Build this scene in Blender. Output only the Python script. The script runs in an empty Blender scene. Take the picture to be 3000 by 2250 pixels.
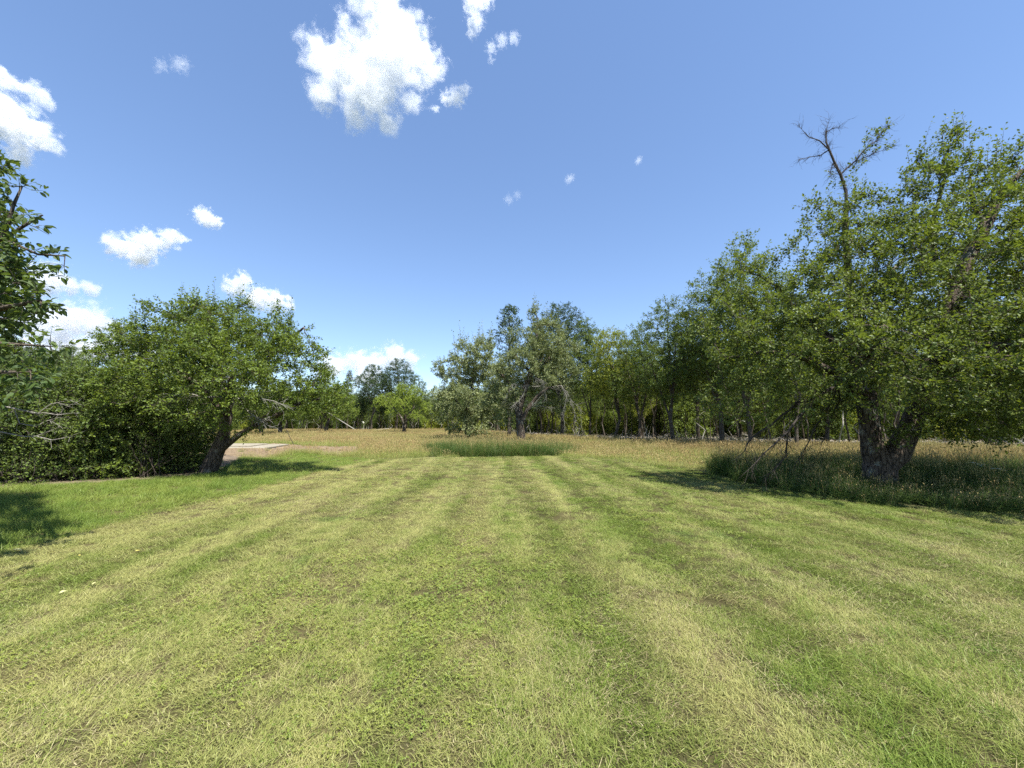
import bpy, math, random
import numpy as np
from mathutils import Vector, Matrix, Quaternion

random.seed(7)
RNG = np.random.default_rng(11)
SC = bpy.context.scene
COL = SC.collection

# ------------------------------------------------------------------ camera
F_PX = 1170.0                       # focal length in pixels of the 3000 px wide photograph
CAM_H = 1.55
TILT = math.atan((1240 - 1125) / F_PX)
cam_data = bpy.data.cameras.new('camera')
cam_data.sensor_width = 36.0
cam_data.lens = 36.0 * F_PX / 3000.0
cam_data.clip_start = 0.1
cam_data.clip_end = 30000.0
cam = bpy.data.objects.new('camera', cam_data)
cam.location = (0, 0, CAM_H)
cam.rotation_euler = (math.pi / 2 + TILT, 0, 0)
COL.objects.link(cam)
SC.camera = cam

# ------------------------------------------------------------------ sky and sun
SUN_EL = math.radians(63)
SUN_AZ = math.radians(145)          # clockwise from the view direction (+Y) : high, to the right and a little behind
world = bpy.data.worlds.new('World')
SC.world = world
world.use_nodes = True
wn = world.node_tree.nodes
wl = world.node_tree.links
for n in list(wn):
    wn.remove(n)
w_out = wn.new('ShaderNodeOutputWorld')
w_bg = wn.new('ShaderNodeBackground')
w_bg.inputs['Strength'].default_value = 0.15
sky = wn.new('ShaderNodeTexSky')
sky.sky_type = 'NISHITA'
sky.sun_disc = False
sky.sun_elevation = SUN_EL
sky.sun_rotation = SUN_AZ
sky.altitude = 1000
sky.air_density = 1.0
sky.dust_density = 0.0
sky.ozone_density = 4.0
w_gam = wn.new('ShaderNodeGamma')
w_gam.inputs['Gamma'].default_value = 0.74
wl.new(sky.outputs[0], w_gam.inputs['Color'])
w_hs = wn.new('ShaderNodeHueSaturation')
w_hs.inputs['Hue'].default_value = 0.506
w_hs.inputs['Saturation'].default_value = 1.15
wl.new(w_gam.outputs[0], w_hs.inputs['Color'])
wl.new(w_hs.outputs[0], w_bg.inputs['Color'])
wl.new(w_bg.outputs[0], w_out.inputs['Surface'])

sun_data = bpy.data.lights.new('sun', 'SUN')
sun_data.energy = 5.0
sun_data.angle = math.radians(0.53)
sun_data.color = (1.0, 0.97, 0.91)
sun = bpy.data.objects.new('sun', sun_data)
SUN_DIR = Vector((math.sin(SUN_AZ) * math.cos(SUN_EL), math.cos(SUN_AZ) * math.cos(SUN_EL), math.sin(SUN_EL)))
sun.rotation_euler = (-SUN_DIR).to_track_quat('-Z', 'Y').to_euler()
sun.location = (0, 0, 40)
COL.objects.link(sun)

SC.view_settings.view_transform = 'Standard'
SC.view_settings.look = 'None'
SC.view_settings.gamma = 1.0
SC.view_settings.use_curve_mapping = False
SC.view_settings.exposure = 1.25
SC.render.engine = 'CYCLES'
SC.cycles.max_bounces = 48
SC.cycles.sample_clamp_indirect = 2.5
SC.cycles.diffuse_bounces = 3
SC.cycles.glossy_bounces = 2
SC.cycles.transmission_bounces = 4
SC.cycles.transparent_max_bounces = 8
SC.cycles.volume_bounces = 48
SC.cycles.volume_step_rate = 1.0
SC.cycles.volume_max_steps = 256
SC.cycles.use_denoising = False
SC.cycles.caustics_reflective = False
SC.cycles.caustics_refractive = False


# ------------------------------------------------------------------ where things stand
def W(px, py, d):
    """World point at distance d in front of the camera, seen at this place of the photograph."""
    u = (px - 1500.0) / F_PX
    v = (1125.0 - py) / F_PX
    ry = math.cos(TILT) - v * math.sin(TILT)
    rz = math.sin(TILT) + v * math.cos(TILT)
    return Vector((u * d / ry, d, CAM_H + rz * d / ry))


def G(px, py):
    """Ground point (z = 0) seen at this place of the photograph."""
    u = (px - 1500.0) / F_PX
    v = (1125.0 - py) / F_PX
    ry = math.cos(TILT) - v * math.sin(TILT)
    rz = math.sin(TILT) + v * math.cos(TILT)
    t = CAM_H / -rz
    return Vector((u * t, ry * t, 0.0))


# ------------------------------------------------------------------ small helpers
def tag(o, label=None, cat=None, group=None, kind=None):
    if label: o['label'] = label
    if cat: o['category'] = cat
    if group: o['group'] = group
    if kind: o['kind'] = kind
    return o


def empty(name, loc, rz=0.0):
    o = bpy.data.objects.new(name, None)
    o.location = loc
    o.rotation_euler = (0, 0, rz)
    o.empty_display_size = 0.3
    COL.objects.link(o)
    return o


def np_mesh(name, verts, faces_list, mats=(), mat_idx=None, smooth=False, attrs=None):
    """faces_list : list of (n, k) index arrays with the same or different k."""
    me = bpy.data.meshes.new(name)
    verts = np.asarray(verts, dtype=np.float32).reshape(-1, 3)
    faces_list = [np.asarray(f, dtype=np.int32) for f in faces_list if len(f)]
    me.vertices.add(len(verts))
    me.vertices.foreach_set('co', verts.ravel())
    loops = np.concatenate([f.ravel() for f in faces_list])
    tot = np.concatenate([np.full(len(f), f.shape[1], dtype=np.int32) for f in faces_list])
    start = np.concatenate([[0], np.cumsum(tot)[:-1]]).astype(np.int32)
    me.loops.add(len(loops))
    me.loops.foreach_set('vertex_index', loops)
    me.polygons.add(len(tot))
    me.polygons.foreach_set('loop_start', start)
    if mat_idx is not None:
        me.polygons.foreach_set('material_index', np.asarray(mat_idx, dtype=np.int32))
    me.polygons.foreach_set('use_smooth', np.full(len(tot), bool(smooth)))
    for m in mats:
        me.materials.append(m)
    if attrs:
        for an, av in attrs.items():
            a = me.attributes.new(an, 'FLOAT', 'FACE')
            a.data.foreach_set('value', np.asarray(av, dtype=np.float32))
    me.update(calc_edges=True)
    return me


def link(name, me, parent=None, loc=None):
    o = bpy.data.objects.new(name, me)
    COL.objects.link(o)
    if parent is not None:
        o.parent = parent
    if loc is not None:
        o.location = loc
    return o


class NT:
    """Tiny node-tree builder."""
    def __init__(self, mat):
        mat.use_nodes = True
        self.t = mat.node_tree
        for n in list(self.t.nodes):
            self.t.nodes.remove(n)
        self.out = self.t.nodes.new('ShaderNodeOutputMaterial')

    def n(self, typ, **kw):
        nd = self.t.nodes.new(typ)
        ins = kw.pop('ins', {})
        for k, v in kw.items():
            setattr(nd, k, v)
        for k, v in ins.items():
            if hasattr(v, 'is_linked') or isinstance(v, bpy.types.NodeSocket):
                self.t.links.new(v, nd.inputs[k])
            else:
                nd.inputs[k].default_value = v
        return nd

    def math(self, op, a, b=None, c=None, clamp=False):
        nd = self.t.nodes.new('ShaderNodeMath')
        nd.operation = op
        nd.use_clamp = clamp
        for i, v in enumerate((a, b, c)):
            if v is None: continue
            if isinstance(v, bpy.types.NodeSocket): self.t.links.new(v, nd.inputs[i])
            else: nd.inputs[i].default_value = v
        return nd.outputs[0]

    def mix(self, f, a, b, blend='MIX'):
        nd = self.t.nodes.new('ShaderNodeMix')
        nd.data_type = 'RGBA'
        nd.blend_type = blend
        nd.clamp_factor = True
        for s, v in ((nd.inputs[0], f), (nd.inputs[6], a), (nd.inputs[7], b)):
            if isinstance(v, bpy.types.NodeSocket): self.t.links.new(v, s)
            elif isinstance(v, (int, float)): s.default_value = v
            else: s.default_value = (*v[:3], 1.0)
        return nd.outputs[2]

    def noise(self, vec, scale, detail=3.0, rough=0.5, dist=0.0, dims='3D'):
        nd = self.t.nodes.new('ShaderNodeTexNoise')
        nd.noise_dimensions = dims
        nd.inputs['Scale'].default_value = scale
        nd.inputs['Detail'].default_value = detail
        nd.inputs['Roughness'].default_value = rough
        nd.inputs['Distortion'].default_value = dist
        if vec is not None: self.t.links.new(vec, nd.inputs['Vector'])
        return nd.outputs['Fac']

    def ramp(self, f, a, b):
        nd = self.t.nodes.new('ShaderNodeMapRange')
        nd.interpolation_type = 'SMOOTHSTEP'
        nd.inputs['From Min'].default_value = a
        nd.inputs['From Max'].default_value = b
        self.t.links.new(f, nd.inputs['Value'])
        return nd.outputs[0]

    def link(self, a, b):
        self.t.links.new(a, b)


# ------------------------------------------------------------------ clouds
def ico_dirs(sub):
    import bmesh
    bm = bmesh.new()
    bmesh.ops.create_icosphere(bm, subdivisions=sub, radius=1.0)
    v = np.array([tuple(x.co) for x in bm.verts])
    f = np.array([[y.index for y in x.verts] for x in bm.faces])
    bm.free()
    return v, f


ICO_V, ICO_F = ico_dirs(4)


def make_cloud(blobs, dist, label, sigma, amp=1.8, thr=0.12, k=3.2, nscale=2.4, group='white clouds in the blue sky'):
    """blobs : (px, py, r_px) in the photograph; the cloud floats dist metres ahead of the camera."""
    pts = []
    rr = random.Random(len(blobs) * 13 + int(dist))
    for (px, py, r) in blobs:
        p = W(px, py, dist)
        R = r / F_PX * dist * 1.05
        p.y += rr.uniform(-0.5, 0.5) * R
        pts.append((p, R))
    c = Vector((0, 0, 0))
    wsum = 0
    for p, R in pts:
        c += p * R ** 2
        wsum += R ** 2
    c /= wsum
    loc = np.array([tuple(p - c) for p, R in pts])
    rad = np.array([R for p, R in pts])
    big = rad * 1.45
    d = ICO_V
    b = d @ loc.T                                     # ray-sphere exits from the centre
    disc = b ** 2 - ((loc ** 2).sum(1) - big ** 2)[None]
    ex = np.where(disc > 0, b + np.sqrt(np.maximum(disc, 0)), 0)
    ext = np.maximum(ex.max(1), rad.min() * 0.6)
    me = np_mesh('cloud', d * ext[:, None], [ICO_F], smooth=True)
    m = bpy.data.materials.new('cloud_vapour')
    t = NT(m)
    co = t.n('ShaderNodeTexCoord').outputs['Object']
    S = float(rad.max())
    wa = t.n('ShaderNodeTexNoise', ins={'Vector': co, 'Scale': 1.3 / S, 'Detail': 2.0})
    wv = t.n('ShaderNodeVectorMath', operation='SUBTRACT', ins={0: wa.outputs['Color'], 1: (0.5, 0.5, 0.5)})
    wsx = t.n('ShaderNodeVectorMath', operation='SCALE', ins={0: wv.outputs[0], 'Scale': 0.5 * S})
    cw = t.n('ShaderNodeVectorMath', operation='ADD', ins={0: co, 1: wsx.outputs[0]}).outputs[0]
    Fm = None
    for (l, R) in zip(loc, rad):
        dn = t.n('ShaderNodeVectorMath', operation='DISTANCE', ins={0: cw, 1: tuple(l)})
        f = t.math('MULTIPLY_ADD', dn.outputs['Value'], -1.0 / float(R), 1.0)
        Fm = f if Fm is None else t.math('SMOOTH_MAX', Fm, f, 0.15)
    n1 = t.noise(cw, nscale / S, 9.0, 0.62)
    n1 = t.math('MULTIPLY_ADD', n1, 2.0 * amp, -1.0 * amp)
    v = t.math('ADD', Fm, n1)
    v = t.math('SUBTRACT', v, thr)
    v = t.math('MULTIPLY', v, k, clamp=True)
    v = t.math('MULTIPLY', v, v)
    v = t.math('MULTIPLY', v, sigma / S)
    pv = t.n('ShaderNodeVolumePrincipled', ins={'Color': (0.91, 0.917, 0.93, 1), 'Anisotropy': 0.3, 'Density': v})
    t.link(pv.outputs[0], t.out.inputs['Volume'])
    me.materials.append(m)
    o = link('cloud', me, None, c)
    tag(o, label, 'cloud', group)
    return o


make_cloud([(1115, 30, 82), (1075, 105, 95), (1180, 105, 82), (1045, 200, 112), (1165, 200, 105), (950, 185, 66), (962, 268, 68), (1268, 205, 48), (1100, 290, 88),
            (1040, 335, 48), (1140, 358, 46), (930, 118, 32), (1205, 295, 42), (1115, -60, 70), (1235, 150, 50)],
           1150, 'biggest bright white cloud, billowing at the top of the sky', 2.8)
make_cloud([(1385, 20, 34), (1393, 65, 30), (1410, -15, 36), (1382, 95, 18)], 1150, 'narrow white cloud at the top edge right of the big cloud', 1.3)
make_cloud([(1440, 145, 20), (1470, 120, 22), (1505, 105, 20), (1438, 170, 14)], 1150, 'faint ragged wisp of cloud right of and below the narrow cloud', 0.5)
make_cloud([(1335, 275, 30), (1310, 295, 22), (1360, 262, 20), (1275, 320, 15)], 1250, 'small torn cloud just below the right tip of the big cloud', 1.5)
make_cloud([(20, 250, 45), (90, 270, 38), (140, 295, 24), (20, 350, 75), (100, 390, 62), (145, 420, 30), (-60, 300, 80), (30, 440, 40)], 1500,
           'white cloud cut by the left edge of the view, above the leafy branches', 3.2)
make_cloud([(330, 712, 38), (390, 728, 46), (450, 715, 40), (500, 700, 32), (535, 700, 18), (400, 755, 28)], 2700,
           'oval white cloud above the bush at the left', 3.2)
make_cloud([(585, 625, 27), (610, 645, 24), (640, 655, 18)], 2700, 'tiny puffy cloud right of and above the oval cloud', 2.4)
make_cloud([(690, 840, 34), (720, 825, 26), (750, 870, 40), (800, 880, 36), (845, 890, 20), (680, 850, 22)], 3600,
           'slanting white cloud behind the top of the left apple tree', 2.6)
make_cloud([(140, 820, 55), (220, 840, 30), (270, 848, 24), (60, 830, 50)], 3600, 'soft flat cloud behind the leafy branches at the left, upper of the two', 2.2)
make_cloud([(130, 940, 75), (230, 930, 60), (300, 955, 38), (40, 930, 70)], 4200, 'broad pale cloud behind the leafy branches at the left, lower of the two', 2.2)
make_cloud([(180, 1030, 55), (260, 1025, 50), (340, 1020, 45), (420, 1030, 40), (90, 1040, 60)], 5200, 'bright cloud bank resting on the tops of the bushes at the left', 4.0)
make_cloud([(990, 1070, 40), (1050, 1060, 40), (1100, 1055, 36), (1160, 1050, 42), (1210, 1055, 30), (960, 1090, 40), (1080, 1100, 50)], 6500,
           'low bank of cloud on the horizon behind the dark round trees', 2.6)
make_cloud([(480, 195, 20), (515, 180, 26), (545, 190, 20), (460, 200, 14)], 1700, 'faint streak of cloud in the upper left sky', 0.22)
make_cloud([(1665, 530, 14), (1675, 518, 12)], 2200, 'tiny faint cloud fleck in the open sky, middle one of three', 0.25)
make_cloud([(1868, 476, 11), (1874, 464, 10)], 2200, 'tiny faint cloud fleck in the open sky, rightmost of three', 0.25)
make_cloud([(1490, 585, 16), (1515, 570, 14)], 2400, 'tiny faint cloud fleck in the middle of the sky, leftmost of three', 0.18)

# ------------------------------------------------------------------ materials for plants
def leaf_material(name, dark, light, trans, gloss=0.35, yellow=None, vary=0.12):
    m = bpy.data.materials.new(name)
    t = NT(m)
    tint = t.n('ShaderNodeAttribute', attribute_type='GEOMETRY', attribute_name='tint').outputs['Fac']
    oi = t.n('ShaderNodeObjectInfo').outputs['Random']
    geo = t.n('ShaderNodeNewGeometry')
    f = t.math('MULTIPLY_ADD', oi, vary * 2, -vary)
    f = t.math('ADD', tint, f, clamp=True)
    col = t.mix(f, dark, light)
    if yellow is not None:
        yf = t.ramp(tint, 0.90, 0.97)
        col = t.mix(yf, col, yellow)
    back = t.mix(0.35, col, (0.16, 0.19, 0.11))
    col2 = t.mix(geo.outputs['Backfacing'], col, back)
    d = t.n('ShaderNodeBsdfDiffuse', ins={'Color': col2, 'Roughness': 0.6})
    tc = t.mix(f, tuple(x * 0.75 for x in trans), trans)
    tr = t.n('ShaderNodeBsdfTranslucent', ins={'Color': tc})
    mx = t.n('ShaderNodeMixShader', ins={0: 0.27, 1: d.outputs[0], 2: tr.outputs[0]})
    g = t.n('ShaderNodeBsdfGlossy', ins={'Color': (0.85, 0.9, 0.9, 1), 'Roughness': gloss + 0.08})
    lw = t.n('ShaderNodeLayerWeight', ins={'Blend': 0.5})
    gf = t.math('MULTIPLY_ADD', t.math('POWER', lw.outputs['Facing'], 4.0), 0.20, 0.014)
    mx2 = t.n('ShaderNodeMixShader', ins={0: gf, 1: mx.outputs[0], 2: g.outputs[0]})
    t.link(mx2.outputs[0], t.out.inputs['Surface'])
    return m


def bark_material(name, dark, light, scale=6.0, lichen=0.0, bump=0.6):
    m = bpy.data.materials.new(name)
    t = NT(m)
    co = t.n('ShaderNodeTexCoord').outputs['Object']
    mp = t.n('ShaderNodeMapping', ins={'Vector': co, 'Scale': (1.0, 1.0, 0.28)}).outputs[0]
    n1 = t.noise(mp, scale * 2.5, 6.0, 0.65, 0.6)
    vo = t.n('ShaderNodeTexVoronoi', feature='DISTANCE_TO_EDGE', ins={'Vector': mp, 'Scale': scale * 2.2})
    cr = t.ramp(vo.outputs['Distance'], 0.0, 0.12)
    h = t.math('MULTIPLY_ADD', cr, 0.6, n1)
    f = t.ramp(h, 0.35, 1.15)
    col = t.mix(f, dark, light)
    if lichen > 0:
        n2 = t.noise(co, 3.2, 4.0, 0.6)
        lf = t.ramp(n2, 0.56, 0.66)
        lf = t.math('MULTIPLY', lf, lichen)
        col = t.mix(lf, col, (0.34, 0.35, 0.29))
    b = t.n('ShaderNodeBsdfPrincipled', ins={'Base Color': col, 'Roughness': 0.9, 'Specular IOR Level': 0.2})
    bp = t.n('ShaderNodeBump', ins={'Strength': bump, 'Distance': 0.03, 'Height': h})
    t.link(bp.outputs[0], b.inputs['Normal'])
    t.link(b.outputs[0], t.out.inputs['Surface'])
    return m


LEAF = {
    'apple':  leaf_material('apple_leaf',  (0.040, 0.074, 0.013), (0.205, 0.248, 0.040), (0.25, 0.32, 0.025), 0.38, (0.25, 0.24, 0.03)),
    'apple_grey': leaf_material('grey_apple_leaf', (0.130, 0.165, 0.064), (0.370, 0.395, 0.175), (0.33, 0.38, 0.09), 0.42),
    'apple_bright': leaf_material('bright_apple_leaf', (0.052, 0.096, 0.012), (0.235, 0.295, 0.034), (0.30, 0.39, 0.024), 0.40),
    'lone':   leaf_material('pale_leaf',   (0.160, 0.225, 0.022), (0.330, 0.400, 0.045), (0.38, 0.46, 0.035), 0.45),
    'cherry': leaf_material('broad_leaf',  (0.045, 0.085, 0.020), (0.110, 0.155, 0.032), (0.19, 0.27, 0.028), 0.48),
    'maple':  leaf_material('maple_leaf',  (0.050, 0.092, 0.015), (0.180, 0.235, 0.030), (0.28, 0.36, 0.025), 0.42, None, 0.3),
    'yellow': leaf_material('yellowish_maple_leaf', (0.150, 0.200, 0.018), (0.340, 0.360, 0.030), (0.40, 0.44, 0.02), 0.42),
    'oak':    leaf_material('oak_leaf',    (0.026, 0.055, 0.018), (0.066, 0.110, 0.030), (0.10, 0.16, 0.026), 0.45, None, 0.2),
    'pine':   leaf_material('pine_needle', (0.028, 0.060, 0.024), (0.070, 0.115, 0.044), (0.06, 0.11, 0.03), 0.5),
    'grey_pine': leaf_material('thin_grey_needle', (0.080, 0.095, 0.068), (0.150, 0.170, 0.125), (0.09, 0.11, 0.06), 0.5),
    'shrub':  leaf_material('shrub_leaf',  (0.036, 0.072, 0.014), (0.165, 0.215, 0.036), (0.20, 0.27, 0.024), 0.40),
    'weed':   leaf_material('weed_leaf',   (0.110, 0.170, 0.026), (0.220, 0.280, 0.050), (0.24, 0.32, 0.035), 0.45),
}
BARK = {
    'apple': bark_material('old_apple_bark', (0.022, 0.017, 0.013), (0.110, 0.085, 0.064), 6.0, 0.55, 0.9),
    'wood':  bark_material('forest_bark', (0.028, 0.022, 0.016), (0.100, 0.080, 0.060), 8.0, 0.3, 0.5),
    'pale':  bark_material('pale_bark', (0.110, 0.100, 0.085), (0.300, 0.280, 0.235), 9.0, 0.0, 0.3),
    'dead':  bark_material('dead_grey_wood', (0.110, 0.102, 0.088), (0.300, 0.280, 0.240), 9.0, 0.2, 0.3),
    'twig':  bark_material('shaded_twig_bark', (0.022, 0.018, 0.014), (0.070, 0.058, 0.047), 20.0, 0.0, 0.2),  # bark tone darkened to stand in for shade under the crown
}


# ------------------------------------------------------------------ growing trees
def unit(v):
    return v / np.maximum(np.linalg.norm(v, axis=-1, keepdims=True), 1e-9)


def in_blobs(blobs, n, rng, shell=0.5, squash=1.0):
    """Random points in a union of spheres (c, r), pushed towards the surface; about the same density everywhere."""
    c = np.array([b[0] for b in blobs], float)
    r = np.array([b[1] for b in blobs], float)
    w = r ** 3
    w /= w.sum()
    pts = []
    k = 0
    while k < n:
        idx = rng.choice(len(r), size=n, p=w)
        u = unit(rng.normal(size=(n, 3)))
        rad = r[idx] * rng.random(n) ** (1 / 3 * (1 - shell) + 1e-3)
        p = c[idx] + u * rad[:, None] * np.array([1, 1, squash])
        q = ((p[:, None, :] - c[None]) / np.array([1, 1, squash]))
        cnt = (np.linalg.norm(q, axis=2) < r[None]).sum(1)
        keep = rng.random(n) < 1.0 / np.maximum(cnt, 1)
        pts.append(p[keep])
        k += keep.sum()
    return np.concatenate(pts)[:n]


def colonize(pos0, par0, attr, step, di, dk, iters, rng, trop=(0, 0, 0.0), jit=0.15, maxn=9000):
    N = len(pos0)
    pos = np.zeros((maxn + 4000, 3))
    par = np.full(maxn + 4000, -1, int)
    nch = np.zeros(maxn + 4000, int)
    pos[:N] = pos0
    par[:N] = par0
    for p in par0:
        if p >= 0: nch[p] += 1
    nch[:N] = np.minimum(nch[:N], 1)
    A = attr.copy()
    D = np.full(len(A), 1e9)
    near = np.zeros(len(A), int)

    def upd(a, b):
        nonlocal D, near
        for s in range(a, b, 400):
            e = min(b, s + 400)
            dd = ((A[:, None, :] - pos[None, s:e, :]) ** 2).sum(2)
            j = dd.argmin(1)
            v = dd[np.arange(len(A)), j]
            m = v < D
            D[m] = v[m]
            near[m] = s + j[m]
    upd(0, N)
    trop = np.array(trop, float)
    for it in range(iters):
        act = D < di * di
        if not act.any() or N > maxn: break
        v = unit(A[act] - pos[near[act]])
        acc = np.zeros((N, 3))
        np.add.at(acc, near[act], v)
        ids = np.unique(near[act])
        ids = ids[nch[ids] < 3]
        if len(ids) == 0: break
        d = unit(unit(acc[ids]) + trop + rng.normal(size=(len(ids), 3)) * jit)
        k = len(ids)
        pos[N:N + k] = pos[ids] + d * step
        par[N:N + k] = ids
        nch[ids] += 1
        upd(N, N + k)
        N += k
        keep = D > dk * dk
        A, D, near = A[keep], D[keep], near[keep]
        if len(A) == 0: break
    return pos[:N].copy(), par[:N].copy()


def tree_radii(par, r_tip, r_base, minr=None):
    N = len(par)
    haschild = np.zeros(N, bool)
    haschild[par[par >= 0]] = True
    tips = (~haschild).astype(float)
    for i in range(N - 1, 0, -1):
        tips[par[i]] += tips[i]
    e = max(2.35, math.log(max(tips[0], 2)) / math.log(r_base / r_tip))
    r = r_tip * tips ** (1.0 / e)
    if minr is not None:
        r[:len(minr)] = np.maximum(r[:len(minr)], minr)
    return r, ~haschild


def skeleton(lines):
    """lines : list of (parent_ref, [(point, radius)...]); parent_ref None or (line, index). -> pos, par, minr"""
    pos, par, rad, ref = [], [], [], {}
    for li, (pr, pts) in enumerate(lines):
        last = -1 if pr is None else ref[pr]
        for k, (p, r) in enumerate(pts):
            p = np.array(p, float)
            if last >= 0:
                q = pos[last]
                L = np.linalg.norm(p - q)
                n = max(1, int(round(L / 0.3)))
                r0 = rad[last] if (pr is None or k > 0) else r
                for s in range(1, n + 1):
                    f = s / n
                    pos.append(q * (1 - f) + p * f)
                    rad.append(r0 * (1 - f) + r * f)
                    par.append(last)
                    last = len(pos) - 1
            else:
                pos.append(p); rad.append(r); par.append(-1)
                last = 0
            ref[(li, k)] = last
    return np.array(pos), np.array(par), np.array(rad)


def tubes(pos, par, rad, rng, lumps=0.0, flare=None, rmin=0.0):
    """Tube mesh arrays for a node tree."""
    N = len(pos)
    main = np.full(N, -1, int)
    best = np.zeros(N)
    for i in range(1, N):
        p = par[i]
        if p >= 0 and rad[i] >= best[p]:
            best[p] = rad[i]; main[p] = i
    starts = [0] + [i for i in range(1, N) if main[par[i]] != i]
    V, F4, F3, nv = [], [], [], 0
    for s in starts:
        ch = []
        i = s
        while i >= 0:
            ch.append(i)
            i = main[i]
        ps = pos[ch]
        rs = rad[ch].copy()
        if par[s] >= 0:
            ps = np.vstack([pos[par[s]][None], ps])
            rs = np.concatenate([[min(rad[par[s]] * 0.9, rs[0] * 1.25)], rs])
        if len(ps) < 2 or rs.max() < rmin: continue
        R = rs.max()
        sides = 16 if R > 0.16 else 8 if R > 0.05 else 5 if R > 0.015 else 3
        tn = unit(np.gradient(ps, axis=0))
        av = unit((ps[-1] - ps[0])[None])[0]
        ax = np.eye(3)[np.argmin(np.abs(av))]
        n1 = unit(np.cross(tn, ax[None]))
        n2 = np.cross(tn, n1)
        rs[-1] *= 0.35
        a = np.arange(sides) / sides * 2 * math.pi
        rr = np.repeat(rs[:, None], sides, 1)
        if lumps and R > 0.05:
            ph = rng.random(4) * 6.28
            zz = np.linspace(0, len(ps) * 0.35, len(ps))[:, None]
            rr = rr * (1 + lumps * (0.5 * np.sin(a[None] * 3 + ph[0] + zz * 0.9) + 0.35 * np.sin(a[None] * 5 + ph[1] - zz * 1.7) + 0.5 * np.sin(a[None] * 2 + ph[2] + zz * 2.3)
                                + rng.normal(size=rr.shape) * 0.25))
        ring = ps[:, None, :] + (np.cos(a)[None, :, None] * n1[:, None, :] + np.sin(a)[None, :, None] * n2[:, None, :]) * rr[:, :, None]
        K = len(ps)
        V.append(ring.reshape(-1, 3))
        i0 = nv + np.arange(K - 1)[:, None] * sides + np.arange(sides)[None]
        i1 = nv + np.arange(K - 1)[:, None] * sides + (np.arange(sides)[None] + 1) % sides
        F4.append(np.stack([i0, i1, i1 + sides, i0 + sides], -1).reshape(-1, 4))
        nv += K * sides
    return np.concatenate(V), np.concatenate(F4)


def twig_tubes(p0, p1, p2, r):
    """Three-sided two-segment twigs, all at once."""
    n = len(p0)
    d = unit(p2 - p0)
    ax = np.where(np.abs(d[:, 2:3]) < 0.8, np.array([[0, 0, 1.0]]), np.array([[1.0, 0, 0]]))
    n1 = unit(np.cross(d, ax)); n2 = np.cross(d, n1)
    V = np.zeros((n, 7, 3))
    for k in range(3):
        a = k * 2.0944
        o = math.cos(a) * n1 + math.sin(a) * n2
        V[:, k] = p0 + o * r[:, None]
        V[:, 3 + k] = p1 + o * r[:, None] * 0.7
    V[:, 6] = p2
    b = (np.arange(n) * 7)[:, None]
    q = np.concatenate([b + np.array([[k, (k + 1) % 3, 3 + (k + 1) % 3, 3 + k]]) for k in range(3)])
    t = np.concatenate([b + np.array([[3 + k, 3 + (k + 1) % 3, 6]]) for k in range(3)])
    return V.reshape(-1, 3), q, t


LEAF_T = {   # template points: x across, y along, z out of the blade
    'small': (np.array([(0, 0, 0), (-0.30, 0.45, 0.07), (0, 1, -0.06), (0.30, 0.45, 0.07)]), [np.array([(0, 3, 2), (0, 2, 1)])], 2),
    'large': (np.array([(0, 0, 0), (-0.20, 0.22, 0.05), (-0.27, 0.52, 0.07), (0, 0.5, -0.02), (0.27, 0.52, 0.07), (0.20, 0.22, 0.05), (0, 1.0, -0.14), (-0.15, 0.80, 0.0), (0.15, 0.80, 0.0)]),
              [np.array([(0, 3, 2, 1), (0, 5, 4, 3), (3, 6, 7, 2), (3, 4, 8, 6)])], 4),
    'needle': (np.array([(0, 0, 0), (-0.16, 0.5, 0.0), (0, 1, 0.0), (0.16, 0.5, 0.0)]), [np.array([(0, 3, 2), (0, 2, 1)])], 2),
}


def leaf_frames(p, d, nrm, size):
    y = unit(d)
    x = unit(np.cross(y, nrm))
    z = np.cross(x, y)
    return x, y, z


def leaf_mesh_arrays(p, d, nrm, size, kind):
    T, F, nf = LEAF_T[kind]
    x, y, z = leaf_frames(p, d, nrm, size)
    n, k = len(p), len(T)
    V = p[:, None, :] + size[:, None, None] * (T[None, :, 0:1] * x[:, None] + T[None, :, 1:2] * y[:, None] + T[None, :, 2:3] * z[:, None])
    b = (np.arange(n) * k)
    faces = [(b[:, None, None] + f[None]).reshape(-1, f.shape[1]) for f in F]
    return V.reshape(-1, 3), faces, nf


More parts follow.
